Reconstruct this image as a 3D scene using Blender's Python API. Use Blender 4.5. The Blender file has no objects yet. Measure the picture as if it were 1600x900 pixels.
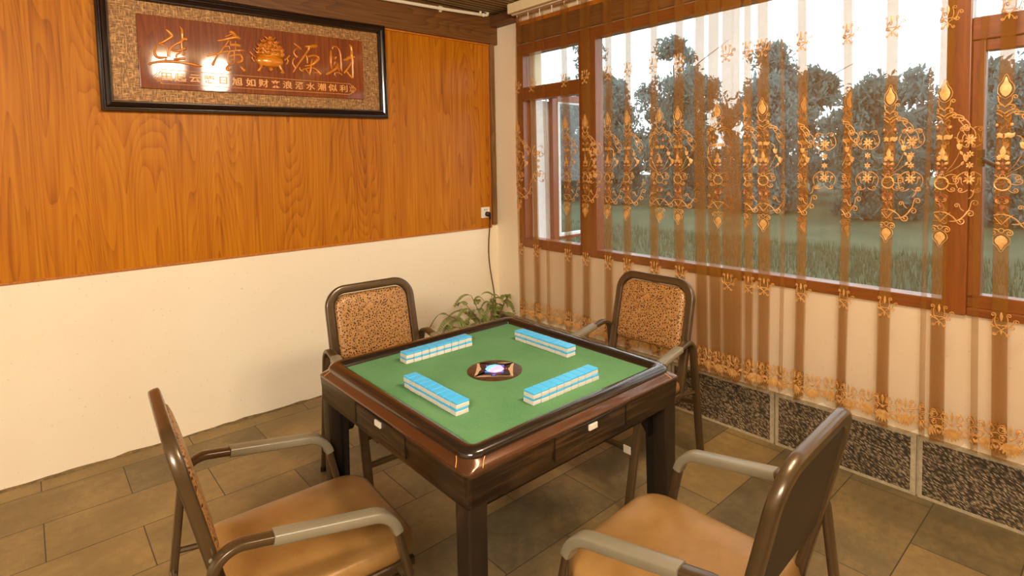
import bpy, bmesh, math, random
from mathutils import Vector, Matrix, Euler
PI = math.pi
SC = bpy.context.scene
COL = SC.collection
random.seed(7)

# ---------------------------------------------------------------- camera
cam_data = bpy.data.cameras.new('camera')
cam = bpy.data.objects.new('camera', cam_data)
COL.objects.link(cam)
cam_data.sensor_width = 36.0
cam_data.lens = 874.41 / 1600 * 36
cam_data.shift_x = (800 - 817.72) / 1600
cam_data.shift_y = (295.13 - 450) / 1600
cam_data.clip_start = 0.05
cam_data.clip_end = 200
_yaw, _pit, _rol = math.radians(48.1172), math.radians(-2.9422), math.radians(-0.9795)
_f = Vector((math.cos(_pit) * math.cos(_yaw), math.cos(_pit) * math.sin(_yaw), math.sin(_pit)))
_r = Vector((math.sin(_yaw), -math.cos(_yaw), 0))
_u = _r.cross(_f)
_r2 = math.cos(_rol) * _r + math.sin(_rol) * _u
_u2 = -math.sin(_rol) * _r + math.cos(_rol) * _u
M = Matrix((_r2, _u2, -_f)).transposed().to_4x4()
M.translation = Vector((-2.8675, -3.5162, 1.4979))
cam.matrix_world = M
SC.camera = cam

# ---------------------------------------------------------------- view, world, lamps
SC.view_settings.view_transform = 'Standard'
SC.view_settings.look = 'None'
SC.view_settings.gamma = 1.0
SC.view_settings.use_curve_mapping = False
SC.view_settings.exposure = 0.0
SC.cycles.transparent_max_bounces = 32
SC.cycles.max_bounces = 10
SC.cycles.sample_clamp_indirect = 6.0

LAMP = 84.0
SKY = 3.4
world = bpy.data.worlds.new('sky')
SC.world = world
world.use_nodes = True
_bg = world.node_tree.nodes['Background']
_bg.inputs[0].default_value = (0.86, 0.95, 1.0, 1)
_bg.inputs[1].default_value = SKY

def area(name, loc, target, size, power, color, size_y=None):
    l = bpy.data.lights.new(name, 'AREA')
    l.energy = power
    l.color = color
    l.size = size
    if size_y:
        l.shape = 'RECTANGLE'; l.size_y = size_y
    o = bpy.data.objects.new(name, l)
    COL.objects.link(o)
    o.location = loc
    d = Vector(target) - Vector(loc)
    o.rotation_euler = d.to_track_quat('-Z', 'Y').to_euler()
    return o
# added soft fill light, no fixture, from behind the photographer; the two pendant lamps follow below
area('fill_light', (-4.2, -4.0, 2.58), (-2.4, -1.2, .6), 1.1, 200, (1.0, 0.90, 0.76))

# ---------------------------------------------------------------- mesh helpers
class MB:
    def __init__(s):
        s.v = []; s.f = []; s.m = []; s.cur = 0; s.bev = False
    def add(s, vs, fs):
        o = len(s.v); s.v += [tuple(p) for p in vs]
        for f in fs:
            s.f.append(tuple(i + o for i in f)); s.m.append(s.cur)
        return s
    def box(s, a, b, bev=0.0):
        x0, y0, z0 = a; x1, y1, z1 = b
        if x0 > x1: x0, x1 = x1, x0
        if y0 > y1: y0, y1 = y1, y0
        if z0 > z1: z0, z1 = z1, z0
        if bev <= 0:
            vs = [(x0,y0,z0),(x1,y0,z0),(x1,y1,z0),(x0,y1,z0),(x0,y0,z1),(x1,y0,z1),(x1,y1,z1),(x0,y1,z1)]
            return s.add(vs, [(3,2,1,0),(4,5,6,7),(0,1,5,4),(1,2,6,5),(2,3,7,6),(3,0,4,7)])
        s.bev = True; bm = bmesh.new()
        bmesh.ops.create_cube(bm, size=1.0)
        for v in bm.verts:
            v.co = Vector(((x0+x1)/2 + v.co.x*(x1-x0), (y0+y1)/2 + v.co.y*(y1-y0), (z0+z1)/2 + v.co.z*(z1-z0)))
        bmesh.ops.bevel(bm, geom=bm.edges[:], offset=bev, segments=2, profile=0.5, affect='EDGES')
        bm.verts.index_update()
        s.add([v.co[:] for v in bm.verts], [tuple(v.index for v in f.verts) for f in bm.faces])
        bm.free(); return s
    def loft(s, rings, closed=True, cap0=True, cap1=True):
        n = len(rings[0]); vs = [p for r in rings for p in r]; fs = []
        for i in range(len(rings) - 1):
            for j in range(n if closed else n - 1):
                k = (j + 1) % n
                fs.append((i*n+j, i*n+k, (i+1)*n+k, (i+1)*n+j))
        if cap0: fs.append(tuple(range(n - 1, -1, -1)))
        if cap1: fs.append(tuple((len(rings)-1)*n + j for j in range(n)))
        return s.add(vs, fs)
    def tube(s, pts, a, b=None, normal=None, n=12, power=2.0, caps=True):
        """sweep an oval (half sizes a along normal, b across) along pts"""
        pts = [Vector(p) for p in pts]; b = b if b is not None else a
        rings = []; prev = None
        for i, p in enumerate(pts):
            t = (pts[min(i+1, len(pts)-1)] - pts[max(i-1, 0)]).normalized()
            if normal is not None: N = Vector(normal)
            else:
                N = prev if prev is not None else (Vector((0,0,1)) if abs(t.z) < .9 else Vector((1,0,0)))
            N = (N - t * N.dot(t)).normalized(); prev = N
            B = t.cross(N)
            ai = a[i] if isinstance(a, (list, tuple)) else a
            bi = b[i] if isinstance(b, (list, tuple)) else b
            ring = []
            for k in range(n):
                th = 2*PI*k/n; c, q = math.cos(th), math.sin(th)
                e = 2.0/power
                ring.append(p + N*(ai*math.copysign(abs(c)**e, c)) + B*(bi*math.copysign(abs(q)**e, q)))
            rings.append(ring)
        return s.loft(rings, True, caps, caps)
    def lathe(s, prof, n=32, center=(0,0,0)):
        cx, cy, cz = center
        rings = [[(cx + r*math.cos(2*PI*k/n), cy + r*math.sin(2*PI*k/n), cz + z) for k in range(n)] for r, z in prof]
        return s.loft(rings, True, True, True)
    def ball(s, c, rx, ry, rz, n=16, m=10):
        rings = []
        for i in range(m + 1):
            th = -PI/2 + PI*i/m
            rr = max(math.cos(th), 1e-3)
            rings.append([(c[0]+rx*rr*math.cos(2*PI*k/n), c[1]+ry*rr*math.sin(2*PI*k/n), c[2]+rz*math.sin(th)) for k in range(n)])
        return s.loft(rings)
    def build(s, name, mat=None, parent=None, smooth=35, loc=None):
        me = bpy.data.meshes.new(name)
        me.from_pydata(s.v, [], s.f)
        mats = mat if isinstance(mat, (list, tuple)) else [mat]
        for x in mats:
            if x: me.materials.append(x)
        if len(mats) > 1: me.polygons.foreach_set('material_index', s.m)
        if smooth:
            me.polygons.foreach_set('use_smooth', [True]*len(me.polygons))
            try: me.set_sharp_from_angle(angle=math.radians(smooth))
            except Exception: pass
        me.update()
        o = bpy.data.objects.new(name, me); COL.objects.link(o)
        if smooth and s.bev:
            w = o.modifiers.new('face weighted shading', 'WEIGHTED_NORMAL'); w.keep_sharp = True; w.weight = 100
        if parent: o.parent = parent
        if loc: o.location = loc
        return o

def fillet(pts, rad, n=7):
    pts = [Vector(p) for p in pts]; out = [pts[0]]
    for i in range(1, len(pts)-1):
        r = rad[i-1] if isinstance(rad, (list, tuple)) else rad
        a, b, c = pts[i-1], pts[i], pts[i+1]
        u = (a-b).normalized(); w = (c-b).normalized()
        ang = u.angle(w); d = min(r/math.tan(ang/2), (a-b).length*.49, (c-b).length*.49)
        p0, p1 = b+u*d, b+w*d
        ctr = b + (u+w).normalized()*(d/math.cos(ang/2))
        v0, v1 = p0-ctr, p1-ctr
        tot = v0.angle(v1)
        ax = v0.cross(v1).normalized()
        for k in range(n+1):
            out.append(ctr + Matrix.Rotation(tot*k/n, 3, ax) @ v0)
    out.append(pts[-1]); return out

def rrect(hx, hy, rs, n=6, c=(0,0)):
    """rounded rectangle outline; rs = radii at (+,+),(-,+),(-,-),(+,-)"""
    if not isinstance(rs, (list, tuple)): rs = [rs]*4
    o = []
    for (sx, sy, a0), r in zip(((1,1,0),(-1,1,90),(-1,-1,180),(1,-1,270)), rs):
        for k in range(n+1):
            a = math.radians(a0 + 90*k/n)
            o.append((c[0] + sx*(hx-r) + r*math.cos(a), c[1] + sy*(hy-r) + r*math.sin(a)))
    return o

def tag(o, label=None, cat=None, group=None, kind=None):
    if label: o['label'] = label
    if cat: o['category'] = cat
    if group: o['group'] = group
    if kind: o['kind'] = kind
    return o
def empty(name, loc=(0,0,0), rz=0.0):
    o = bpy.data.objects.new(name, None); COL.objects.link(o)
    o.location = loc; o.rotation_euler = (0,0,rz); o.empty_display_size = .05
    return o
def kids(o): return [c for c in bpy.data.objects if c.parent == o]
def copy_tree(o, parent=None):
    c = o.copy(); COL.objects.link(c)
    if parent: c.parent = parent
    for ch in kids(o): copy_tree(ch, c)
    return c

# ---------------------------------------------------------------- material helpers
def srgb(r, g, b):
    f = lambda c: (c/255/12.92) if c/255 <= .04045 else ((c/255+.055)/1.055)**2.4
    return (f(r), f(g), f(b), 1)
class NT:
    def __init__(s, name):
        s.m = bpy.data.materials.new(name); s.m.use_nodes = True
        s.t = s.m.node_tree; s.n = s.t.nodes; s.b = s.n['Principled BSDF']; s.o = s.n['Material Output']
    def new(s, typ, **kw):
        x = s.n.new(typ)
        for k, v in kw.items():
            if k.startswith('i_'): x.inputs[k[2:].replace('_', ' ')].default_value = v
            else: setattr(x, k, v)
        return x
    def link(s, a, b): s.t.links.new(a, b)
    def coord(s, scale=(1,1,1), which='Object', rot=(0,0,0)):
        c = s.new('ShaderNodeTexCoord'); mp = s.new('ShaderNodeMapping')
        mp.inputs['Scale'].default_value = scale; mp.inputs['Rotation'].default_value = rot
        s.link(c.outputs[which], mp.inputs['Vector']); return mp.outputs[0]
    def noise(s, vec, scale=5, detail=4, rough=.55, dist=0):
        x = s.new('ShaderNodeTexNoise'); x.inputs['Scale'].default_value = scale
        x.inputs['Detail'].default_value = detail; x.inputs['Roughness'].default_value = rough; x.inputs['Distortion'].default_value = dist
        s.link(vec, x.inputs['Vector']); return x.outputs['Fac']
    def ramp(s, fac, stops, interp='LINEAR'):
        x = s.new('ShaderNodeValToRGB'); x.color_ramp.interpolation = interp
        e = x.color_ramp.elements
        while len(e) < len(stops): e.new(.5)
        for el, (p, c) in zip(e, stops): el.position = p; el.color = c
        s.link(fac, x.inputs[0]); return x.outputs[0]
    def mix(s, fac, a, b, mode='MIX'):
        x = s.new('ShaderNodeMix'); x.data_type = 'RGBA'; x.blend_type = mode
        for inp, val in ((0, fac), (6, a), (7, b)):
            if isinstance(val, (int, float)): x.inputs[inp].default_value = val
            elif isinstance(val, tuple): x.inputs[inp].default_value = val
            else: s.link(val, x.inputs[inp])
        return x.outputs[2]
    def math(s, op, a, b=0.0):
        x = s.new('ShaderNodeMath'); x.operation = op
        for i, val in ((0, a), (1, b)):
            if isinstance(val, (int, float)): x.inputs[i].default_value = val
            else: s.link(val, x.inputs[i])
        return x.outputs[0]
    def bump(s, h, strength=.3, dist=.01):
        x = s.new('ShaderNodeBump'); x.inputs['Strength'].default_value = strength; x.inputs['Distance'].default_value = dist
        s.link(h, x.inputs['Height']); s.link(x.outputs[0], s.b.inputs['Normal']); return x
    def base(s, c):
        if isinstance(c, tuple): s.b.inputs['Base Color'].default_value = c
        else: s.link(c, s.b.inputs['Base Color'])
    def set(s, rough=.5, metal=0, spec=None, coat=0, coat_r=.1):
        s.b.inputs['Roughness'].default_value = rough; s.b.inputs['Metallic'].default_value = metal
        if spec is not None: s.b.inputs['Specular IOR Level'].default_value = spec
        if coat: s.b.inputs['Coat Weight'].default_value = coat; s.b.inputs['Coat Roughness'].default_value = coat_r
        return s
def plain(name, c, rough=.5, metal=0, spec=None, var=.08, scale=20, bump=0, coat=0, coat_r=.1):
    t = NT(name); v = t.coord()
    n = t.noise(v, scale, 4)
    lo = tuple(max(0, x*(1-var)) for x in c[:3])+(1,); hi = tuple(min(1, x*(1+var)) for x in c[:3])+(1,)
    t.base(t.ramp(n, [(.3, lo), (.7, hi)])); t.set(rough, metal, spec, coat, coat_r)
    if bump: t.bump(t.noise(v, scale*6, 3), bump, .002)
    return t.m
def wood(name, dark, mid, light, axis='z', scale=1.0, rough=.35, coat=0.0, grain=1.0, coat_r=.12, spec=.5):
    t = NT(name)
    st = {'z': (1,1,.10), 'x': (.10,1,1), 'y': (1,.10,1)}[axis]
    v = t.coord(tuple(q*scale for q in st))
    big = t.noise(v, 3, 3, .5, .6)
    w = t.new('ShaderNodeTexNoise'); w.inputs['Scale'].default_value = 3.2; w.inputs['Detail'].default_value = 1.5
    t.link(v, w.inputs['Vector'])
    rings = t.math('FRACT', t.math('MULTIPLY', w.outputs['Fac'], 26*grain))
    rings = t.math('POWER', rings, 2.2)
    st2 = {'z': (1,1,.022), 'x': (.022,1,1), 'y': (1,.022,1)}[axis]
    fine = t.noise(t.coord(tuple(q*scale for q in st2)), 60, 4, .65)
    k = t.math('ADD', t.math('MULTIPLY', t.math('SUBTRACT', 1.0, rings), .15), t.math('ADD', t.math('MULTIPLY', big, .35), t.math('MULTIPLY', fine, .62)))
    t.base(t.ramp(k, [(.34, dark), (.56, mid), (.78, light)]))
    t.set(rough, 0, spec, coat, coat_r)
    t.bump(fine, .05, .002)
    return t.m

MT = {}
MT['plaster'] = None
t = NT('cream plaster'); v = t.coord()
n1 = t.noise(v, 1.3, 4); n2 = t.noise(v, 14, 5, .6)
c1 = t.ramp(n1, [(.3, srgb(246,228,198)), (.7, srgb(250,236,208))])
spk = t.ramp(t.noise(v, 55, 2), [(.29, srgb(170,140,95)), (.32, (1,1,1,1))])
t.base(t.mix(.28, c1, spk, 'MULTIPLY')); t.set(.75, 0, .3)
t.bump(n2, .12, .006); MT['plaster'] = t.m
MT['panel'] = wood('orange laminate boards', srgb(126,64,0), srgb(180,104,2), srgb(202,128,10), 'z', 1.25, .42, .06, grain=1.5, coat_r=.22, spec=.25)
MT['panel_edge'] = wood('orange laminate edging', srgb(156,80,10), srgb(188,106,18), srgb(206,126,34), 'z', 2.0, .5)
MT['beam'] = wood('dark beam wood', srgb(66,38,12), srgb(104,62,20), srgb(134,86,32), 'x', 1.5, .5)
MT['beam_y'] = wood('dark brown beam', srgb(70,42,18), srgb(104,64,28), srgb(130,84,40), 'y', 1.5, .55)
MT['frame_wood'] = wood('red brown window wood', srgb(96,42,12), srgb(126,58,18), srgb(150,76,26), 'z', 2.0, .32, .3)
MT['frame_wood_h'] = wood('red brown window rail wood', srgb(96,42,12), srgb(126,58,18), srgb(150,76,26), 'y', 2.0, .32, .3)
MT['white_paint'] = plain('weathered white paint', srgb(225,228,230), .6, var=.1, scale=30)
MT['lamp_shade'] = None
MT['cream_paint'] = plain('cream paint', srgb(236,216,172), .5, var=.05)
MT['pipe'] = plain('white plastic conduit', srgb(240,226,200), .35, var=.03)

# floor slabs
t = NT('stone floor slabs'); v = t.coord()
br = t.new('ShaderNodeTexBrick'); br.offset = .5; br.offset_frequency = 2
mp = t.new('ShaderNodeMapping'); mp.inputs['Location'].default_value = (.385, 2.945, 0)
t.link(v, mp.inputs[0]); t.link(mp.outputs[0], br.inputs['Vector'])
for k, val in (('Scale', 1.0), ('Brick Width', .62), ('Row Height', .3125), ('Mortar Size', .0025), ('Mortar Smooth', .3), ('Bias', 0.0)): br.inputs[k].default_value = val
br.inputs['Color1'].default_value = (.0,.0,.0,1); br.inputs['Color2'].default_value = (1,1,1,1); br.inputs['Mortar'].default_value = (.5,.5,.5,1)
n1 = t.noise(v, 3.2, 6, .62); n2 = t.noise(v, 26, 5, .65)
tone = t.ramp(t.math('ADD', t.math('MULTIPLY', n1, .7), t.math('MULTIPLY', n2, .3)), [(.34, srgb(72,64,44)), (.5, srgb(122,104,68)), (.66, srgb(172,142,88))])
tile = t.mix(.45, tone, t.ramp(br.outputs['Color'], [(0, srgb(82,76,56)), (1, srgb(178,142,82))]), 'MIX')
fl = t.mix(br.outputs['Fac'], tile, srgb(70,62,44))
t.base(fl); t.set(.5, 0, .4)
t.bump(t.math('SUBTRACT', t.math('MULTIPLY', n2, .5), br.outputs['Fac']), .35, .004); MT['floor'] = t.m

# pebbled skirting tile
t = NT('pebbled dark skirting tile'); v = t.coord((1,1,1), 'Object', (math.radians(-33),0,0))
mp = t.new('ShaderNodeMapping'); mp.inputs['Scale'].default_value = (54, 60, 190); t.link(v, mp.inputs[0])
vo = t.new('ShaderNodeTexVoronoi'); vo.feature = 'F1'; vo.inputs['Scale'].default_value = 1.0; t.link(mp.outputs[0], vo.inputs['Vector'])
n1 = t.noise(v, 8, 4)
dash = t.ramp(vo.outputs['Distance'], [(.14, srgb(222,200,164)), (.36, srgb(146,126,98)), (.64, srgb(70,61,48))])
t.base(t.mix(.45, dash, t.ramp(n1, [(.3, srgb(70,62,46)), (.7, srgb(235,215,180))]), 'MULTIPLY')); t.set(.4, 0, .4)
t.bump(vo.outputs['Distance'], .6, -.004); MT['skirt'] = t.m
MT['skirt_edge'] = plain('grey skirting edge', srgb(176,160,128), .6, var=.18, scale=50)

# sheer curtain cloth
def sheer(name, cover, col, trans):
    t = NT(name)
    tr = t.new('ShaderNodeBsdfTransparent'); tr.inputs[0].default_value = (1, .985, .955, 1)
    df = t.new('ShaderNodeBsdfDiffuse'); df.inputs[0].default_value = col
    tl = t.new('ShaderNodeBsdfTranslucent'); tl.inputs[0].default_value = trans
    m1 = t.new('ShaderNodeMixShader'); m1.inputs[0].default_value = .38
    t.link(df.outputs[0], m1.inputs[1]); t.link(tl.outputs[0], m1.inputs[2])
    v = t.coord(); n = t.noise(v, 3, 3)
    mr = t.new('ShaderNodeMapRange'); mr.inputs['To Min'].default_value = cover*.86; mr.inputs['To Max'].default_value = cover*1.14
    t.link(n, mr.inputs['Value'])
    m2 = t.new('ShaderNodeMixShader'); t.link(mr.outputs[0], m2.inputs[0])
    t.link(tr.outputs[0], m2.inputs[1]); t.link(m1.outputs[0], m2.inputs[2])
    t.link(m2.outputs[0], t.o.inputs['Surface']); return t.m
MT['sheer'] = sheer('amber sheer voile', .23, srgb(164,112,48), srgb(164,106,38))
t = NT('gold embroidery thread'); v = t.coord()
t.base(t.ramp(t.noise(v, 60, 3), [(.3, srgb(186,132,66)), (.7, srgb(224,172,104))])); t.set(.45, .15, .5); MT['thread'] = t.m
t = NT('copper embroidery thread'); v = t.coord()
t.base(t.ramp(t.noise(v, 60, 3), [(.3, srgb(128,62,30)), (.7, srgb(176,98,52))])); t.set(.45, .15, .5); MT['thread_red'] = t.m

# window glass
t = NT('window glass')
tr = t.new('ShaderNodeBsdfTransparent'); tr.inputs[0].default_value = (.93,.96,.96,1)
gl = t.new('ShaderNodeBsdfGlossy'); gl.inputs['Roughness'].default_value = .02
lw = t.new('ShaderNodeLayerWeight'); lw.inputs[0].default_value = .5
frs = t.math('ADD', .035, t.math('MULTIPLY', t.math('POWER', lw.outputs['Facing'], 5.0), .96))
mx = t.new('ShaderNodeMixShader'); t.link(frs, mx.inputs[0]); t.link(tr.outputs[0], mx.inputs[1]); t.link(gl.outputs[0], mx.inputs[2])
t.link(mx.outputs[0], t.o.inputs['Surface']); MT['glass'] = t.m

# outdoors
t = NT('lawn grass'); v = t.coord()
t.base(t.ramp(t.math('ADD', t.math('MULTIPLY', t.noise(v, .7, 4), .5), t.math('MULTIPLY', t.noise(v, 14, 5), .5)), [(.34, srgb(50,62,48)), (.5, srgb(66,80,60)), (.66, srgb(84,98,72))])); t.set(.9, 0, .2); MT['lawn'] = t.m
MT['blade'] = plain('grass blade green', srgb(70,86,60), .8, var=.3, scale=3)
def leaf_mat(name, c):
    t = NT(name); v = t.coord(); col = t.ramp(t.noise(v, 2, 3), [(.3, tuple(x*.75 for x in c[:3])+(1,)), (.7, c)])
    df = t.new('ShaderNodeBsdfDiffuse'); tl = t.new('ShaderNodeBsdfTranslucent'); mx = t.new('ShaderNodeMixShader'); mx.inputs[0].default_value = .45
    t.link(col, df.inputs[0]); t.link(col, tl.inputs[0]); t.link(df.outputs[0], mx.inputs[1]); t.link(tl.outputs[0], mx.inputs[2]); t.link(mx.outputs[0], t.o.inputs['Surface']); return t.m
MT['leaf'] = leaf_mat('hazed evergreen leaf', srgb(108,136,132))  # outdoor haze is mixed into the leaf colour, greyer and bluer
MT['leaf_hazed'] = leaf_mat('hazed grey leaf', srgb(124,150,148))  # paler leaves, the same haze put into their colour
MT['bark'] = plain('grey bark', srgb(80,72,60), .9, var=.3, scale=8)

# sign
MT['ebony'] = plain('black brown lacquer', srgb(38,22,14), .22, 0, .5, coat=.6, coat_r=.08)
t = NT('woven gold mat'); v = t.coord((1,1,1))
w1 = t.noise(v, 45, 2); 
mpa = t.new('ShaderNodeMapping'); mpa.inputs['Scale'].default_value = (30,1,160); t.link(v, mpa.inputs[0])
mpb = t.new('ShaderNodeMapping'); mpb.inputs['Scale'].default_value = (160,1,30); t.link(v, mpb.inputs[0])
ha = t.noise(mpa.outputs[0], 1, 3); hb = t.noise(mpb.outputs[0], 1, 3)
wv = t.math('MAXIMUM', ha, hb)
t.base(t.ramp(wv, [(.42, srgb(96,64,30)), (.56, srgb(160,112,58)), (.7, srgb(220,170,105))])); t.set(.45, .2, .5); t.bump(wv, .6, .004); MT['mat'] = t.m
MT['plaque'] = wood('red brown lacquered plaque', srgb(94,40,10), srgb(126,58,14), srgb(150,76,22), 'z', 1.6, .5, .8, coat_r=.06, spec=.2)
t = NT('gilded relief'); v = t.coord(); t.base(t.ramp(t.noise(v, 12, 2), [(.3, srgb(196,108,16)), (.7, srgb(232,146,32))])); t.set(.24, .1, .6, .5, .08); MT['gilt'] = t.m
MT['gold_paint'] = plain('pale gold lettering', srgb(236,168,92), .4, .1)

# furniture
MT['tube'] = plain('bronze lacquered tube', srgb(84,64,39), .3, .35, .5, var=.06, coat=.35, coat_r=.12)
MT['armpad'] = plain('grey plastic arm cover', srgb(132,122,100), .32, 0, .5, var=.04, coat=.2)
t = NT('gold leatherette seat'); v = t.coord()
vo = t.new('ShaderNodeTexVoronoi'); vo.inputs['Scale'].default_value = 160; t.link(v, vo.inputs['Vector'])
t.base(t.ramp(t.noise(v, 9, 4), [(.3, srgb(144,104,52)), (.7, srgb(168,126,72))])); t.set(.36, .12, .5); t.bump(vo.outputs['Distance'], .25, .0015); MT['seat'] = t.m
t = NT('gold brocade with brown flowers'); v = t.coord()
vo = t.new('ShaderNodeTexVoronoi'); vo.inputs['Scale'].default_value = 82; vo.inputs['Randomness'].default_value = .9; t.link(v, vo.inputs['Vector'])
nz = t.noise(v, 150, 3)
k = t.math('ADD', vo.outputs['Distance'], t.math('MULTIPLY', t.math('SUBTRACT', nz, .5), .45))
t.base(t.ramp(k, [(.27, srgb(62,36,20)), (.37, srgb(160,112,60)), (.60, srgb(192,142,84)), (.78, srgb(104,66,36))])); t.set(.38, .15, .5); t.bump(k, .25, .0015); MT['brocade'] = t.m
MT['backboard'] = plain('dark brown back board', srgb(58,46,34), .5, 0, .4)
MT['felt'] = None
t = NT('green baize'); v = t.coord()
t.base(t.ramp(t.math('ADD', t.math('MULTIPLY', t.noise(v, 4, 3), .6), t.math('MULTIPLY', t.noise(v, 180, 2), .4)), [(.35, srgb(84,130,84)), (.65, srgb(103,146,99))])); t.set(.95, 0, .15); t.bump(t.noise(v, 400, 2), .2, .001); MT['felt'] = t.m
def walnut(name, ax):
    t = NT(name); s_ = (2.2,60,60) if ax == 'x' else (60,2.2,60)
    v = t.coord(s_); n = t.noise(v, 1.6, 5, .7, .3); big = t.noise(t.coord((3,3,8) if ax == 'x' else (3,3,8)), 2, 3)
    t.base(t.ramp(t.math('ADD', t.math('MULTIPLY', n, .75), t.math('MULTIPLY', big, .25)), [(.36, srgb(17,10,6)), (.5, srgb(40,26,13)), (.66, srgb(82,58,32))]))
    t.set(.34, 0, .35, .12, .15); t.bump(n, .35, .002); return t.m
MT['walnut'] = walnut('dark rippled walnut, long side', 'x')
MT['walnut_y'] = walnut('dark rippled walnut, short side', 'y')
MT['copper'] = plain('copper brown metallic trim', srgb(90,56,32), .26, .4, .5, var=.05, coat=.6, coat_r=.06)
MT['rim'] = plain('black brown glossy rim', srgb(40,30,22), .18, .1, .5, var=.05, coat=.6, coat_r=.06)
MT['leg'] = plain('dark brown table leg', srgb(40,29,20), .35, .05, .35, coat=.12)
MT['black'] = plain('black enamel', srgb(22,18,14), .4, 0, .4)
MT['white_plastic'] = plain('white plastic', srgb(226,216,196), .4, 0, .5, var=.03)
MT['tile_white'] = plain('ivory white tile', srgb(216,209,200), .3, 0, .5, var=.02, coat=.2)
MT['tile_blue'] = plain('sky blue tile back', srgb(70,188,246), .28, 0, .5, var=.02, coat=.2)
t = NT('brushed bronze dial'); v = t.coord(); t.base(t.ramp(t.noise(v, 60, 3), [(.3, srgb(74,48,30)), (.7, srgb(112,78,52))])); t.set(.4, .4, .5); MT['dial'] = t.m
MT['dial_gold'] = plain('pale gold dial inlay', srgb(222,188,148), .35, .3)
MT['dial_dark'] = plain('dark chrome dial inlay', srgb(62,54,50), .3, .5)
def glow(name, c, s):
    t = NT(name); t.base(c); t.b.inputs['Emission Color'].default_value = c; t.b.inputs['Emission Strength'].default_value = s; t.set(.2); return t.m
t = NT('lit dice dome cyan to pink'); v = t.coord((1,1,1), 'Generated')
sp = t.new('ShaderNodeSeparateXYZ'); t.link(v, sp.inputs[0])
k = t.math('ADD', t.math('MULTIPLY', sp.outputs[0], .5), t.math('SUBTRACT', .5, t.math('MULTIPLY', sp.outputs[1], .5)))
c = t.ramp(k, [(.2, srgb(150,190,255)), (.42, srgb(90,205,255)), (.62, srgb(190,150,245)), (.85, srgb(255,170,225))])
t.link(c, t.b.inputs['Emission Color']); t.b.inputs['Emission Strength'].default_value = .95; t.base(c); t.set(.15); MT['dome'] = t.m
MT['blue_led'] = glow('blue lamp', srgb(90,110,255), .8)
MT['red_led'] = glow('red lamp', srgb(255,60,40), .9)
MT['socket'] = plain('white socket plastic', srgb(236,228,208), .35, var=.02)
MT['cord'] = plain('dark red brown cord', srgb(62,26,22), .45)
MT['plug'] = plain('black plug rubber', srgb(28,22,18), .45)
MT['plant'] = plain('fern green', srgb(134,146,66), .5, var=.35, scale=14)
MT['stem'] = plain('brown plant stem', srgb(110,82,48), .7)
MT['clay'] = plain('terracotta pot', srgb(150,86,52), .8)
MT['soil'] = plain('dark soil', srgb(52,38,26), .95, var=.3)

# ================================================================ the setting
def struct(name, mb, mat, parent=None, smooth=30):
    o = mb.build(name, mat, parent, smooth)
    if not parent: o['kind'] = 'structure'
    return o
XW, YN, ZC = -5.2, -6.2, 2.645
m = MB(); m.box((XW-.1, YN-.1, -.1), (.2, .2, 0)); struct('floor', m, MT['floor'])
m = MB(); m.box((XW, 0, 0), (.2, .15, ZC+.12)); struct('wall_left', m, MT['plaster'])
WY0, WY1, WZ0, WZ1 = -.28, -3.70, .83, 2.37
m = MB()
m.box((0, YN, 0), (.25, 0, WZ0)); m.box((0, YN, WZ1), (.25, 0, ZC+.12))
m.box((0, WY0, WZ0), (.25, 0, WZ1)); m.box((0, YN, WZ0), (.25, WY1, WZ1))
struct('wall_right', m, MT['plaster'])
m = MB(); m.box((XW, YN-.15, 0), (.25, YN, ZC+.12)); struct('wall_back', m, MT['plaster'])
m = MB(); m.box((XW-.15, YN-.15, 0), (XW, .15, ZC+.12)); struct('wall_side', m, MT['plaster'])
# slatted ceiling
m = MB(); m.box((XW, YN, ZC+.012), (.25, .15, ZC+.12))
t = NT('slatted grey ceiling'); v = t.coord()
wv = t.new('ShaderNodeTexWave'); wv.bands_direction = 'Y'; wv.inputs['Scale'].default_value = 6.3; t.link(v, wv.inputs['Vector'])
t.base(t.ramp(wv.outputs['Fac'], [(.1, srgb(84,70,44)), (.4, srgb(140,122,82)), (.8, srgb(166,146,102))])); t.set(.7, 0, .3); MT['ceiling'] = t.m
for k in range(62):
    y = .14 - .1*k
    m.box((XW, y-.088, ZC), (.2, y, ZC+.012))
struct('ceiling', m, MT['ceiling'])
# panelling with trims, beams and corner post
m = MB(); m.box((XW, -.009, .970), (-.088, 0, 2.414)); struct('panelling_left', m, MT['panel'])
m = MB(); m.box((XW, -.014, .962), (-.078, 0, .974), .003); struct('trim_1', m, MT['panel_edge'])
m = MB(); m.box((-.090, -.016, .962), (-.072, 0, 2.414), .003); struct('trim_2', m, MT['panel_edge'])
m = MB(); m.box((XW, -.02, 2.402), (-.072, 0, 2.418), .003); struct('trim_3', m, MT['panel_edge'])
m = MB(); m.box((XW, -.042, 2.414), (0, 0, ZC), .006); struct('beam_left', m, MT['beam'])
m = MB(); m.box((-.072, -.035, .985), (-.028, 0, ZC), .006); struct('trim_4', m, wood('corner post wood', srgb(78,52,24), srgb(120,84,42), srgb(164,124,70), 'z', 2.0, .5))
m = MB(); m.box((-.075, -.30, 2.545), (.0, -.0, 2.628), .005); struct('beam_right', m, MT['beam_y'])
m = MB(); m.box((-.035, YN, 2.375), (0, -.31, 2.50)); struct('trim_5', m, MT['beam_y'])
m = MB(); m.box((-.045, YN, 2.50), (0, -.31, 2.53), .004); struct('trim_6', m, MT['panel_edge'])
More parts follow.
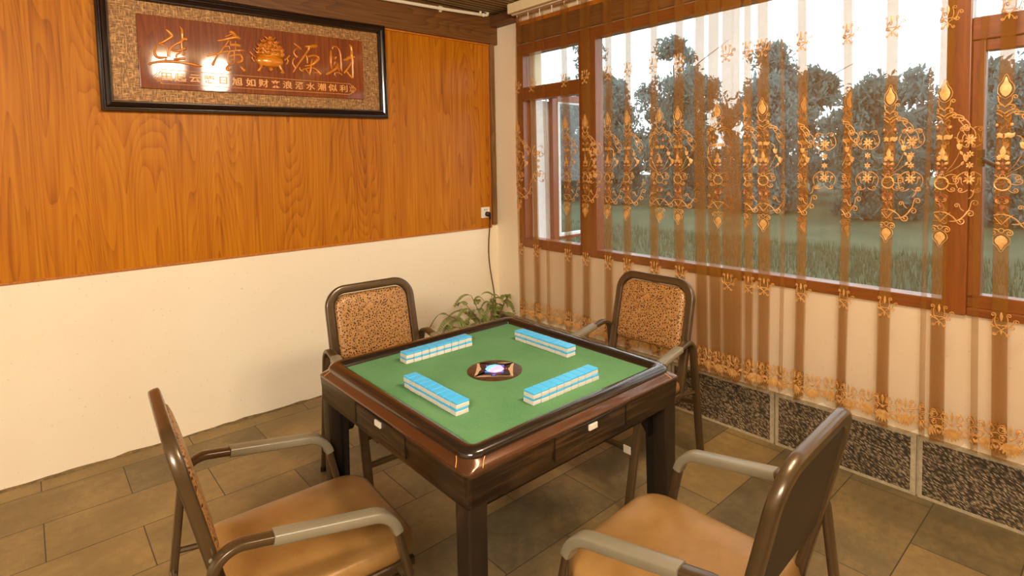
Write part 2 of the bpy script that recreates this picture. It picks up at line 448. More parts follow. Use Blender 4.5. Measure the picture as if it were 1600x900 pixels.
# rough plaster edge along the floor of the left wall
m = MB(); rr = random.Random(3); x = XW; pts = []
while x < -.03:
    pts.append((x, .003 + rr.random()*.008, .006+rr.random()*.02)); x += .035 + rr.random()*.05
rings = [[(x, -w, 0), (x, -w*.6, h*.7), (x, 0, h*1.3), (x, 0, 0)] for x, h, w in pts]
m.loft(rings); struct('baseboard_left', m, plain('flaked plaster and dust', srgb(120,98,62), .9, var=.35, scale=40))
# skirting tiles under the window
m = MB(); y = -.02
ye = -2.2605 + .62*4
y = ye
while y > YN+.7:
    a, b = min(y-.004, -.004), y - .62 + .004
    if b < -.01:
        m.cur = 0; m.box((-.016, b+.020, .012), (-.004, a-.014, .258))
        m.cur = 1
        m.box((-.0175, b, .0), (-.004, b+.021, .270)); m.box((-.0175, a-.015, .0), (-.004, a, .270))
        m.box((-.0175, b+.02, .0), (-.004, a-.014, .013)); m.box((-.0175, b+.02, .257), (-.004, a-.014, .270))
    y -= .62
m.cur = 1; m.box((-.004, YN, 0), (0, 0, .272))
struct('baseboard_right', m, [MT['skirt'], MT['skirt_edge']])

# ---- window: casement light on the left, fixed pane in the middle, casement on the right
def bar_y(m, y0, y1, z0, z1, x0=-.012, x1=.07, bev=.005): m.box((x0, y1, z0), (x1, y0, z1), bev)
def win(name): 
    e = empty(name, (0, 0, 0)); e['kind'] = 'structure'; return e
w1 = win('window_1')
m = MB(); bar_y(m, WY0, -.345, WZ0, WZ1); bar_y(m, -.912, -1.062, WZ0, WZ1); m.build('window_frame', MT['frame_wood'], w1)
m = MB(); bar_y(m, -.345, -.912, 1.945, 2.045); bar_y(m, -.345, -.912, WZ0, .905); bar_y(m, -.345, -.912, 2.29, WZ1); m.build('window_rail', MT['frame_wood_h'], w1)
m = MB(); m.box((.030, -.912, 2.045), (.034, -.345, 2.29)); m.build('pane', MT['glass'], w1)
m = MB(); m.box((.07, -.40, WZ0+.03), (.25, -.345, 1.95)); m.build('reveal_board', MT['white_paint'], w1)
# the casement stands open, swung out square to the wall
sa = empty('open_sash', (.20, -.425, 0)); sa.parent = w1
m = MB()
for a, b in (((0,0),( .055,0)), ((.50,0),(.555,0))): m.box((a[0], -.02, .87), (b[0], .02, 2.0), .004)
m.build('sash_stile', MT['frame_wood'], sa)
m = MB(); m.box((.055,-.02,.87),(.50,.02,.895),.004); m.box((.055,-.02,1.945),(.50,.02,2.0),.004); m.build('sash_rail', MT['frame_wood'], sa)
m = MB()
for a, b in (((.055,.895),(.078,1.945)),((.478,.895),(.50,1.945)),((.078,.895),(.478,.916)),((.078,1.93),(.478,1.945))): m.box((a[0],-.026,a[1]),(b[0],.012,b[1]))
m.build('white_bead', MT['white_paint'], sa)
m = MB(); m.box((.07,-.002,.90),(.49,.002,1.94)); m.build('pane', MT['glass'], sa)
w2 = win('window_2')
m = MB(); bar_y(m, -2.955, -3.036, WZ0, WZ1, -.02); m.build('window_frame', MT['frame_wood'], w2)
m = MB(); bar_y(m, -1.062, -2.955, WZ0, .885); bar_y(m, -1.062, -2.955, 2.30, WZ1); m.build('window_rail', MT['frame_wood_h'], w2)
m = MB(); m.box((.030, -2.955, .885), (.035, -1.062, 2.30)); m.build('pane', MT['glass'], w2)
w3 = win('window_3')
m = MB(); bar_y(m, -3.62, WY1, WZ0, WZ1); bar_y(m, -3.036, -3.078, .90, 1.945, 0, .055); bar_y(m, -3.58, -3.62, .90, 1.945, 0, .055); m.build('window_frame', MT['frame_wood'], w3)
m = MB(); bar_y(m, -3.036, -3.62, WZ0, .865); bar_y(m, -3.036, -3.62, .865, .92, 0, .055); bar_y(m, -3.036, -3.62, 1.945, 2.035); bar_y(m, -3.036, -3.62, 2.30, WZ1); bar_y(m, -3.078, -3.58, 1.90, 1.945, 0, .055); m.build('window_rail', MT['frame_wood_h'], w3)
m = MB(); m.box((.028, -3.58, .92), (.033, -3.078, 1.90)); m.box((.028, -3.62, 2.035), (.033, -3.036, 2.30)); m.build('pane', MT['glass'], w3)
m = MB(); m.tube([(-.012, -3.072, 1.475), (-.03, -3.080, 1.47), (-.045, -3.11, 1.452), (-.05, -3.165, 1.42)], .008, .011, n=8); m.box((-.012, -3.085, 1.44), (0, -3.060, 1.51), .004); m.build('window_handle', MT['black'], w3)

# ================================================================ outdoors
m = MB(); n = 40; rr = random.Random(5)
X0, X1, Y0, Y1 = .25, 40, -26, 34
vs = [(X0+(X1-X0)*i/n, Y0+(Y1-Y0)*j/n, -.05 + (.05*math.sin(i*1.3)*math.cos(j*.9) if i else 0)) for i in range(n+1) for j in range(n+1)]
m.add(vs, [(i*(n+1)+j, (i+1)*(n+1)+j, (i+1)*(n+1)+j+1, i*(n+1)+j+1) for i in range(n) for j in range(n)])
struct('ground', m, MT['lawn'])
m = MB()
for k in range(16000):
    x = .6 + 6.6*rr.random(); y = -5 + 9*rr.random() + x*.55*rr.random()
    h = .04+.07*rr.random(); a = rr.random()*PI; dx, dy = .008*math.cos(a), .008*math.sin(a); lx, ly = (rr.random()-.5)*.06, (rr.random()-.5)*.06
    m.add([(x-dx,y-dy,-.06),(x+dx,y+dy,-.06),(x+lx,y+ly,h)], [(0,1,2)])
g = m.build('lawn_grass', MT['blade'], None, 0); tag(g, 'short green lawn grass growing outside the window', 'grass', kind='stuff')

def tree(x, y, H, W, seed, label, nleaf=5200, low=.15, mat='leaf', leaf=.10):
    rr = random.Random(seed)
    root = empty('tree', (x, y, -.05)); tag(root, label, 'tree')
    root['group'] = 'trees beyond the lawn'
    m = MB(); pts = []; rad = []
    for i in range(7):
        f = i/6; pts.append((.12*math.sin(f*3+seed), .12*math.cos(f*2.3+seed), H*.85*f)); rad.append(.11*(1-.85*f)*(H/4))
    m.tube(pts, rad, rad, n=8)
    for k in range(9):
        f = .25+.6*rr.random(); a = rr.random()*2*PI; p = Vector(pts[min(6,int(f*6))]); L = W*.55*rr.random()+.3
        m.tube([p, p+Vector((math.cos(a)*L*.5, math.sin(a)*L*.5, L*.35)), p+Vector((math.cos(a)*L, math.sin(a)*L, L*.6))], [.035,.02,.008],[.035,.02,.008], n=6)
    m.build('trunk', MT['bark'], root)
    m = MB(); cl = []
    for k in range(70):
        f = low + (1-low)*rr.random(); a = rr.random()*2*PI
        prof = math.sin(min(1, (1-f)*1.35+.08)*PI*.5)
        r = (W*.5-.34)*max(prof, .92 if f < .72 else 0)*math.sqrt(rr.random())
        cl.append((r*math.cos(a), r*math.sin(a), H*f, .22+.32*rr.random()))
    for k in range(nleaf):
        cx, cy, cz, cr = cl[rr.randrange(len(cl))]
        d = Vector((rr.gauss(0,1), rr.gauss(0,1), rr.gauss(0,.8))); d = d.normalized()*cr*rr.random()**.5
        p = Vector((cx,cy,cz)) + d
        if p.z < .05: p.z = .05 + rr.random()*.3
        q = Euler((rr.random()*6.3, rr.random()*6.3, rr.random()*6.3)).to_matrix()
        s = leaf*(.5+rr.random())
        m.add([p+q@Vector((-s,0,0)), p+q@Vector((0,-s*.38,0)), p+q@Vector((s,0,s*.12)), p+q@Vector((0,s*.38,0))], [(0,1,2,3)])
    m.build('foliage', MT[mat], root, 0)
    return root
hedge = [(8.4,3.1,'dull','far left, behind the open casement'),(6.3,3.5,'pale','second from the left'),(4.2,3.3,'dull','third from the left'),
         (2.1,3.15,'pale','in the middle of the big pane'),(.0,2.85,'dull','right of the middle of the big pane'),(-2.1,2.75,'pale','at the right end of the big pane'),(-4.2,3.4,'dull','seen through the right casement')]
for k, (ty, h, kind, where) in enumerate(hedge):
    tree(12.5, -3.516+(ty+3.516)*1.26, h*1.14, 2.5, k+1, ('grey green' if kind == 'pale' else 'dark green') + ' hedge tree beyond the lawn, ' + where, 12000, .0, 'leaf_hazed' if kind == 'pale' else 'leaf', .075)
back = [(10.1,5.9,3.0,'leftmost of the tall ones'),(6.5,5.3,3.0,'second of the tall ones'),(3.4,4.5,3.0,'third of the tall ones'),(.3,3.3,3.0,'fourth of the tall ones'),(-2.8,3.2,3.0,'fifth of the tall ones'),(-5.9,4.0,3.0,'rightmost of the tall ones')]
for k, (ty, h, w_, where) in enumerate(back):
    tree(16.6, -3.516+(ty+3.516)*1.26, h*1.15, 4.3, k+20, 'tall loose tree behind the hedge trees, ' + where, 9000, .0, 'leaf_hazed', .10)
for k, (ty, h, where) in enumerate([(17.0,6.2,'at the far left'),(11.4,5.4,'left of the middle'),(5.8,4.9,'in the middle'),(.2,4.5,'right of the middle'),(-5.4,4.5,'at the far right')]):
    tree(21.8, ty, h, 5.9, k+40, 'distant bushy tree farthest from the window, ' + where, 9000, .0, 'leaf', .15)

# ================================================================ framed calligraphy sign
SG = empty('calligraphy_sign', (-1.772, -.009, 2.10)); SG.rotation_euler = (0, -.0115, 0)
tag(SG, 'long black framed carved calligraphy plaque hung high on the wood panelled wall', 'wall plaque')
def frame_loft(hx0, hz0, prof):
    """mitred picture frame; prof = list of (inset, depth) walking over the moulding"""
    rings = []
    for ins, d in prof:
        hx, hz = hx0-ins, hz0-ins
        rings.append([(-hx,-d,-hz),(hx,-d,-hz),(hx,-d,hz),(-hx,-d,hz)])
    m = MB(); n = len(rings); vs = [p for r in rings for p in r]; fs = []
    for i in range(n-1):
        for j in range(4):
            k = (j+1)%4; fs.append((i*4+j, i*4+k, (i+1)*4+k, (i+1)*4+j))
    return m.add(vs, fs)
fm = frame_loft(.7875, .3115, [(0,0),(0,.034),(.004,.040),(.012,.042),(.015,.036),(.019,.036),(.024,.048),(.033,.053),(.041,.048),(.045,.041),(.050,.041),(.054,.030),(.057,.018),(.057,0)])
fm.build('frame', MT['ebony'], SG, 25)
m = MB(); m.box((-.735,-.022,-.259),(.735,-.0,.259)); m.build('mat_board', MT['mat'], SG)
pq = MB().box((-.618,-.034,-.190),(.618,-.022,.190), .003).build('plaque', MT['plaque'], SG)
STROKES = {'jin':[[(-0.4884,0.1226,0.0026),(-0.4746,0.1105,0.0057),(-0.4634,0.0923,0.0067),(-0.4839,0.0731,0.0062),(-0.5115,0.0519,0.0062),(-0.5237,0.0464,0.0052),(-0.5075,0.0371,0.0031),(-0.4911,0.0278,0.0036),(-0.4863,0.006,0.0036),(-0.4887,-0.0166,0.0036)],[(-0.5399,0.0308,0.0021),(-0.546,0.0053,0.0041),(-0.5437,-0.0165,0.0052),(-0.5301,-0.0276,0.0062),(-0.5109,-0.0257,0.0046),(-0.4914,-0.0224,0.0031)],[(-0.4968,-0.0313,0.0036),(-0.5048,-0.046,0.0036)],[(-0.5734,-0.066,0.0046),(-0.5601,-0.0579,0.0046),(-0.524,-0.0478,0.0052),(-0.4755,-0.0419,0.0062),(-0.4263,-0.0431,0.0062),(-0.3763,-0.0485,0.0067),(-0.3484,-0.0547,0.0062),(-0.3303,-0.0546,0.0021)],[(-0.4236,0.1464,0.0026),(-0.4157,0.132,0.0052),(-0.4157,0.1094,0.0057),(-0.4169,0.0867,0.0046),(-0.4209,0.0579,0.0046),(-0.4199,0.0298,0.0041),(-0.4186,0.0073,0.0031),(-0.4193,-0.0056,0.0021)],[(-0.3947,0.0808,0.0077),(-0.4097,0.0819,0.0077),(-0.4255,0.0659,0.0046),(-0.4511,0.0489,0.0041),(-0.4742,0.0268,0.0041),(-0.4802,0.0066,0.0036),(-0.4803,-0.0186,0.0031)],[(-0.4047,0.0342,0.0067),(-0.4227,0.0238,0.0057),(-0.4479,0.017,0.0057),(-0.4673,0.0191,0.0046)],[(-0.4285,0.0091,0.0026),(-0.4465,-0.004,0.0036),(-0.4498,-0.0184,0.0036)],[(-0.4124,0.0079,0.0036),(-0.4192,-0.0041,0.0026)],[(-0.4602,-0.0293,0.0041),(-0.4353,-0.0255,0.0057),(-0.4101,-0.0203,0.0052)]],'guang':[[(-0.1767,0.1517,0.0072),(-0.1624,0.144,0.0088),(-0.1483,0.1298,0.0055)],[(-0.2047,0.1198,0.0022),(-0.1746,0.1361,0.0028)],[(-0.2436,0.0932,0.0039),(-0.2203,0.0991,0.005),(-0.1906,0.1104,0.0061),(-0.1607,0.1203,0.0072),(-0.1397,0.1228,0.0072),(-0.128,0.1178,0.0044)],[(-0.1881,0.1028,0.0028),(-0.201,0.0792,0.0028),(-0.2291,0.0415,0.0039),(-0.2447,0.0179,0.0039),(-0.2604,-0.0087,0.0039),(-0.2747,-0.0382,0.0061),(-0.2766,-0.0462,0.0039)],[(-0.2993,0.0047,0.0039),(-0.2704,0.0169,0.0044),(-0.2415,0.0245,0.0039),(-0.2061,0.0376,0.0033),(-0.1824,0.0432,0.0028),(-0.1524,0.0495,0.0033),(-0.1253,0.0523,0.0039),(-0.1041,0.053,0.0022)],[(-0.1806,0.0767,0.005),(-0.1538,0.0797,0.0072),(-0.13,0.0775,0.0061)],[(-0.1796,0.0975,0.0022),(-0.1805,0.0783,0.0022)],[(-0.1528,0.1006,0.0022),(-0.1552,0.0524,0.0028)],[(-0.2135,0.062,0.0028),(-0.1898,0.0694,0.0028),(-0.1848,0.0525,0.0028)],[(-0.1824,0.0432,0.0033),(-0.1968,0.0195,0.0033),(-0.1996,-0.0061,0.0033),(-0.1921,-0.0308,0.0039),(-0.1681,-0.0239,0.0033),(-0.1634,0.0101,0.0028),(-0.163,0.0452,0.0028)],[(-0.1898,0.0139,0.0028),(-0.1657,0.0226,0.0028)],[(-0.188,-0.0082,0.0028),(-0.1669,0.0002,0.0028)],[(-0.1567,0.0235,0.0033),(-0.1327,0.0259,0.0066),(-0.1216,0.0077,0.0077),(-0.1316,-0.0126,0.0083),(-0.1499,-0.0175,0.0039)],[(-0.1924,-0.0372,0.0039),(-0.205,-0.0542,0.0055),(-0.2026,-0.0635,0.0061),(-0.1877,-0.0607,0.005)],[(-0.133,-0.0385,0.0033),(-0.1217,-0.0536,0.0066),(-0.1115,-0.0625,0.0072)]],'yuan':[[(0.1747,0.1266,0.0018),(0.1907,0.1146,0.0031),(0.2042,0.1049,0.0063),(0.2177,0.0952,0.0031)],[(0.1927,0.0981,0.0022),(0.1724,0.0793,0.0027),(0.1742,0.0601,0.0036),(0.1901,0.045,0.0054)],[(0.1731,0.0378,0.0027),(0.1626,0.0201,0.0031),(0.163,0.0008,0.0036),(0.1758,-0.0204,0.0054)],[(0.2571,0.0909,0.0045),(0.2296,0.0516,0.0049),(0.1995,0.0096,0.0045),(0.1786,-0.0201,0.0045),(0.1606,-0.0494,0.0031)],[(0.244,0.1148,0.0054),(0.2668,0.1159,0.0085),(0.2929,0.1202,0.0098),(0.3134,0.1238,0.009)],[(0.2638,0.1113,0.0067),(0.2599,0.0912,0.0054)],[(0.2457,0.0616,0.0031),(0.2503,0.0395,0.0031),(0.2505,0.0142,0.0027)],[(0.2582,0.0544,0.0045),(0.2844,0.064,0.0049),(0.3104,0.0623,0.0058),(0.3215,0.0491,0.0072),(0.3029,0.0274,0.0081),(0.2818,0.0085,0.0045),(0.2584,0.0008,0.0036),(0.2354,-0.0041,0.0036)],[(0.2805,0.0424,0.0018),(0.2732,0.0105,0.0036),(0.2705,-0.0152,0.0049),(0.265,-0.0411,0.004),(0.2613,-0.0584,0.0018)],[(0.2402,-0.0234,0.0031),(0.2535,-0.0421,0.0031),(0.2627,-0.0583,0.0022)],[(0.2012,-0.0126,0.0022),(0.2046,-0.0291,0.0036),(0.2169,-0.0365,0.0063),(0.223,-0.0276,0.0036),(0.2461,-0.0172,0.0022),(0.2808,-0.0115,0.0027),(0.3037,-0.0181,0.0031),(0.3175,-0.0341,0.0049),(0.3315,-0.0474,0.0067)],[(0.2939,-0.0389,0.0018),(0.3172,-0.0399,0.0031)]],'cai':[[(0.4034,0.1064,0.004),(0.4016,0.0686,0.0072),(0.3999,0.0336,0.0072),(0.4016,0.0048,0.0049),(0.4054,-0.0095,0.0031)],[(0.4144,0.1163,0.0027),(0.4197,0.1328,0.0045),(0.4396,0.135,0.004),(0.4543,0.1234,0.0036),(0.4639,0.0981,0.0058),(0.4668,0.0603,0.0058),(0.4667,0.025,0.0054),(0.467,-0.0014,0.0054),(0.4725,-0.0157,0.0036)],[(0.4349,0.0689,0.0076),(0.4267,0.0565,0.0054)],[(0.4288,0.0363,0.0076),(0.4205,0.0209,0.0049)],[(0.4438,0.0288,0.004),(0.4396,0.0051,0.0081),(0.4173,-0.0143,0.0081),(0.3924,-0.0308,0.0067),(0.3677,-0.0444,0.0049)],[(0.4457,0.0056,0.0027),(0.4539,-0.0172,0.0022)],[(0.4226,-0.0314,0.0022),(0.4234,-0.0459,0.0022),(0.4308,-0.0512,0.0018)],[(0.4287,-0.0309,0.0027),(0.4472,-0.028,0.0027),(0.4623,-0.0341,0.0027),(0.4713,-0.0423,0.0018)],[(0.529,0.158,0.0022),(0.5394,0.1444,0.0076),(0.5428,0.1151,0.0076),(0.5415,0.0852,0.009),(0.5465,0.0559,0.0081),(0.5445,0.014,0.0058),(0.5445,-0.0218,0.0058),(0.5429,-0.0548,0.0045)],[(0.5588,0.0809,0.0081),(0.5267,0.0749,0.009),(0.5008,0.0576,0.0081),(0.4852,0.0561,0.0045)],[(0.5414,0.0495,0.0045),(0.521,0.0179,0.0049),(0.4975,-0.0136,0.0054),(0.4844,-0.0265,0.0036)],[(0.5037,-0.0161,0.004),(0.5245,-0.0412,0.0045),(0.5398,-0.055,0.004)]]}
def brush(m, pts, y0=-.034):
    P = [Vector((x, 0, z)) for x, z, r in pts]; Rr = [r*1.3 for *_, r in pts]
    if len(P) < 2: return
    # resample with Catmull-Rom
    Q = []; q = []
    for i in range(len(P)-1):
        a, b, c, d = P[max(i-1,0)], P[i], P[i+1], P[min(i+2,len(P)-1)]
        for k in range(4):
            f = k/4
            Q.append(.5*((2*b)+(c-a)*f+(2*a-5*b+4*c-d)*f*f+(3*b-a-3*c+d)*f**3)); q.append(Rr[i]*(1-f)+Rr[i+1]*f)
    Q.append(P[-1]); q.append(Rr[-1])
    rings = []
    ext = [(Q[0]-(Q[1]-Q[0]).normalized()*q[0]*.6, q[0]*.25)] + list(zip(Q, q)) + [(Q[-1]+(Q[-1]-Q[-2]).normalized()*q[-1]*.6, q[-1]*.25)]
    for i, (p, r) in enumerate(ext):
        tt = (ext[min(i+1,len(ext)-1)][0]-ext[max(i-1,0)][0]).normalized(); nn = Vector((-tt.z,0,tt.x))
        ring = []
        for k in range(9):
            a = PI*k/8
            pp = p + nn*(r*math.cos(a)); ring.append((pp.x, y0+.001-min(.012, r*1.1)*math.sin(a), pp.z))
        rings.append(ring)
    m.loft(rings, False, True, True)
for key in ('jin','guang','yuan','cai'):
    m = MB()
    for s in STROKES[key]: brush(m, s)
    m.build('relief_character', MT['gilt'], pq, 50)
# heaped treasure bowl in relief (centre of the plaque)
m = MB(); bx, bz = .030, .0
y0 = -.034
def rel(cx, cz, rx, rz, d, n=18): m.ball((cx, y0, cz), rx, d, rz, n, 10)
rel(.030, .005, .078, .036, .020, 28); rel(.030, .036, .084, .008, .018, 28); rel(.030, .024, .080, .005, .020, 28); rel(.030,-.016,.055,.014,.016,24)
for sx in (-1, 1):
    cx = .030+sx*.052
    m.tube([(cx, y0-.004,-.016),(cx+sx*.004,y0-.010,-.036),(cx+sx*.014,y0-.009,-.050),(cx+sx*.018,y0-.006,-.057)], [.011,.009,.008,.007],[.011,.009,.008,.007], n=10)
    m.ball((cx+sx*.014, y0-.005,-.056), .013,.009,.007)
    m.tube([(.030+sx*.080,y0-.006,.018),(.030+sx*.097,y0-.008,.030),(.030+sx*.102,y0-.008,.014),(.030+sx*.094,y0-.008,-.002),(.030+sx*.088,y0-.008,-.004)], .005,.005, n=8)
    m.tube([(.030+sx*.097,y0-.008,.030),(.030+sx*.108,y0-.008,.046),(.030+sx*.114,y0-.007,.048)], .004,.003, n=8)
m.ball((.030,y0-.010,-.044), .012,.010,.013)
rr = random.Random(12)
def ring_coin(cx, cz, r, d):
    rings = []
    for k in range(18):
        a = 2*PI*k/18; c = Vector((cx+r*math.cos(a), y0-d, cz+r*.86*math.sin(a)))
        rings.append([(c.x+.0028*math.cos(b)*math.cos(a), c.y-.0035*math.sin(b), c.z+.0028*math.cos(b)*math.sin(a)) for b in [2*PI*q/6 for q in range(6)]])
    rings.append(rings[0]); m.loft(rings, True, False, False)
    m.ball((cx, y0-d+.001, cz), r*.8, .004, r*.7, 12, 8)
for zrow, hw, cnt in ((.050,.066,6),(.072,.064,6),(.094,.052,5),(.114,.036,3)):
    for i in range(cnt):
        cx = .030-hw+2*hw*i/(cnt-1); cz = zrow+rr.uniform(-.005,.005); dd = .008+.010*(1-abs(i/(cnt-1)-.5))
        if (i+int(zrow*1000)) % 2: ring_coin(cx, cz, .012, dd)
        else:                                              # boat shaped ingot
            m.tube([(cx-.019,y0-dd,cz+.009),(cx-.010,y0-dd-.003,cz-.003),(cx,y0-dd-.004,cz-.005),(cx+.010,y0-dd-.003,cz-.003),(cx+.019,y0-dd,cz+.009)], [.002,.007,.009,.007,.002],[.002,.006,.007,.006,.002], normal=(0,1,0), n=8)
            m.ball((cx, y0-dd-.004, cz+.004), .009,.007,.007, 10, 8)
m.tube([(.002,y0-.012,.146),(.016,y0-.014,.132),(.032,y0-.015,.129),(.050,y0-.014,.133),(.064,y0-.012,.147)], [.002,.007,.010,.007,.002],[.002,.006,.008,.006,.002], normal=(0,1,0), n=8)
m.ball((.033,y0-.014,.141), .012,.009,.009); rel(.030,.075,.062,.055,.008,24)
m.tube([(.010,y0-.021,.004),(.022,y0-.021,.012),(.036,y0-.021,.012),(.050,y0-.021,.004),(.036,y0-.021,-.006),(.022,y0-.021,-.006),(.010,y0-.021,.004)], .002, n=6)
m.build('relief_treasure_bowl', MT['gilt'], pq, 50)
# small line of writing in its cartouche
CH = {'田': (-0.4993, -0.1235), '起': (-0.4365, -0.1238), '云': (-0.368, -0.1243), '腾': (-0.2962, -0.1244), '日': (-0.2271, -0.1248), '旭': (-0.1558, -0.1253), '如': (-0.0843, -0.1262), '财': (-0.0137, -0.1262), '来': (0.0548, -0.1264), '浪': (0.1236, -0.1264), '涌': (0.1943, -0.1264), '水': (0.2631, -0.1264), '潮': (0.3337, -0.1264), '似': (0.4042, -0.1264), '利': (0.4764, -0.1264)}
def glyph(ch, size, depth):
    cu = bpy.data.curves.new('glyph', 'FONT'); cu.body = ch; cu.size = size; cu.extrude = depth; cu.offset = .0006
    cu.align_x = 'CENTER'; cu.align_y = 'CENTER'
    tmp = bpy.data.objects.new('glyph', cu); COL.objects.link(tmp)
    dg = bpy.context.evaluated_depsgraph_get()
    me = bpy.data.meshes.new_from_object(tmp.evaluated_get(dg))
    COL.objects.unlink(tmp); bpy.data.objects.remove(tmp); bpy.data.curves.remove(cu)
    return me
m = MB()
for ch, (x, z) in CH.items():
    me = glyph(ch, .052, .0015)
    xs = [v.co.x for v in me.vertices]; ys = [v.co.y for v in me.vertices]
    cx, cy = (min(xs)+max(xs))/2, (min(ys)+max(ys))/2
    m.add([(x+(v.co.x-cx)*1.1, -.0345-v.co.z*1.0, z+(v.co.y-cy)*.92) for v in me.vertices], [tuple(p.vertices) for p in me.polygons])
    bpy.data.meshes.remove(me)
m.build('small_lettering', MT['gold_paint'], pq, 0)
m = MB()
def line2(pts, r=.0016): m.tube([(x, -.0345, z) for x, z in pts], r, r, normal=(0,1,0), n=6)
def spiral(cx, cz, r0, r1, a0, turns, n=14):
    return [(cx + (r0+(r1-r0)*k/n)*math.cos(a0+turns*2*PI*k/n), cz + (r0+(r1-r0)*k/n)*math.sin(a0+turns*2*PI*k/n)) for k in range(n+1)]
line2([(-.535,-.087),(.512,-.095)]); line2([(-.530,-.161),(.514,-.163)])
for sx in (-1, 1):
    bx0 = .512*sx
    e = lambda pts: [(bx0+sx*a, -.128+b) for a, b in pts]
    line2(e([(0,.034),(.014,.030),(.020,.020),(.030,.024),(.034,.014),(.046,.006),(.048,0),(.046,-.006),(.034,-.014),(.030,-.024),(.020,-.020),(.014,-.030),(0,-.034)]), .002)
    line2([(bx0+sx*a, -.128+b) for a, b in spiral(.022, .010, .009, .003, 0, 1.2)]); line2([(bx0+sx*a, -.128+b) for a, b in spiral(.022,-.010, .009, .003, 0, -1.2)])
    line2(e([(.006,.018),(.012,.0),(.006,-.018)])); line2(e([(.030,.008),(.038,0),(.030,-.008)]))
m.build('cartouche_border', MT['gold_paint'], pq, 0)

# ================================================================ pendant lamps over the near side of the room
t = NT('lit paper lamp shade'); t.base(srgb(255,236,205)); t.b.inputs['Emission Color'].default_value = (1.0, .82, .60, 1); t.b.inputs['Emission Strength'].default_value = LAMP; MT['lamp_shade'] = t.m
for (lx, ly, z0, z1, hw), where in (((-1.70,-3.25,2.42,2.62,.12), 'left of the pair'), ((-1.27,-3.25,2.30,2.62,.10), 'right of the pair')):
    e = empty('pendant_lamp', (lx, ly, z0)); tag(e, 'square white lantern hanging from the ceiling behind the photographer, ' + where, 'lamp', 'pendant lamps')
    m = MB(); m.loft([[(x,y,z) for x, y in rrect(h,h,.03,4)] for h, z in ((hw-.02,0),(hw,.02),(hw,z1-z0-.02),(hw-.02,z1-z0))]); m.build('lamp_shade', MT['lamp_shade'], e)
    m = MB(); m.tube([(0,0,z1-z0),(0,0,ZC-z0)], .012, n=10); m.build('lamp_rod', MT['black'], e)

# ================================================================ socket, plug, cord, conduit
SK = empty('wall_socket', (-.136, -.009, 1.088)); tag(SK, 'white wall socket low on the panelling by the corner', 'socket')
m = MB(); m.box((-.043,-.010,-.043),(.043,0,.043),.004); m.build('face_plate', MT['socket'], SK)
m = MB()
for dx, dz, w, h in ((-.010,.022,.003,.009),(.010,.022,.003,.009),(0,.0,.003,.010)): m.box((dx-w,-.0112,dz-h/2),(dx+w,-.009,dz+h/2))
m.build('pin_slot', MT['black'], SK)
PC = empty('power_cord', (-.124, -.020, 1.075)); tag(PC, 'dark cord plugged into the white socket and hanging to the floor', 'power cord')
m = MB(); m.tube([(0,.001,.0),(0,-.026,.0),(0,-.032,-.001)], [.020,.019,.012],[.020,.019,.012], n=16); m.tube([(.004,-.022,-.004),(.008,-.026,-.022),(.010,-.022,-.046)], [.012,.009,.006],[.012,.009,.006], n=10); m.build('plug', MT['plug'], PC)
m = MB(); cp = [(.010,-.022,-.040),(.012,-.014,-.10),(.010,-.004,-.20),(.010,.002,-.30),(.016,.002,-.40),(.030,.000,-.50),(.046,-.004,-.60),(.058,-.012,-.72),(.064,-.02,-.86),(.060,-.04,-1.0),(.035,-.10,-1.066),(.03,-.42,-1.069),(-.22,-.75,-1.069),(-.85,-1.25,-1.069),(-1.08,-1.50,-1.069)]
P = [Vector(p) for p in cp]; Q = []
for i in range(len(P)-1):
    a,b,c,d = P[max(i-1,0)],P[i],P[i+1],P[min(i+2,len(P)-1)]
    for k in range(5):
        f=k/5; Q.append(.5*((2*b)+(c-a)*f+(2*a-5*b+4*c-d)*f*f+(3*b-a-3*c+d)*f**3))
Q.append(P[-1]); m.tube(Q, .0042, n=8); m.build('cable', MT['cord'], PC)
CD = empty('conduit_pipe', (-.7, -.06, 2.61)); tag(CD, 'white conduit pipe running along the top of the dark wood beam', 'pipe')
m = MB(); m.tube([(-4.2,0,-.07),(-.60,0,-.02),(.20,0,-.002),(.555,0,.012)], .012, n=12); m.build('pipe_run', MT['pipe'], CD, 50)
m = MB(); m.tube(fillet([(.545,0,.012),(.585,-.004,.014),(.590,-.004,.040),(.562,-.004,.042)], .016, 5), .011, n=12); m.ball((.548,0,.012),.015,.015,.015); m.build('pipe_elbow', MT['pipe'], CD, 50)
m = MB(); m.tube([(.520,0,.010),(.520,0,.035)], .009, n=10); m.build('pipe_riser', MT['pipe'], CD, 50)
for xx, zz in ((.16,-.003),(-.75,-.022)):
    m = MB(); m.tube([(xx-.010,0,zz),(xx+.010,0,zz)], .016, n=14); m.box((xx-.010,.008,zz-.022),(xx+.010,.018,zz+.022),.002); m.build('pipe_clip', MT['pipe'], CD)

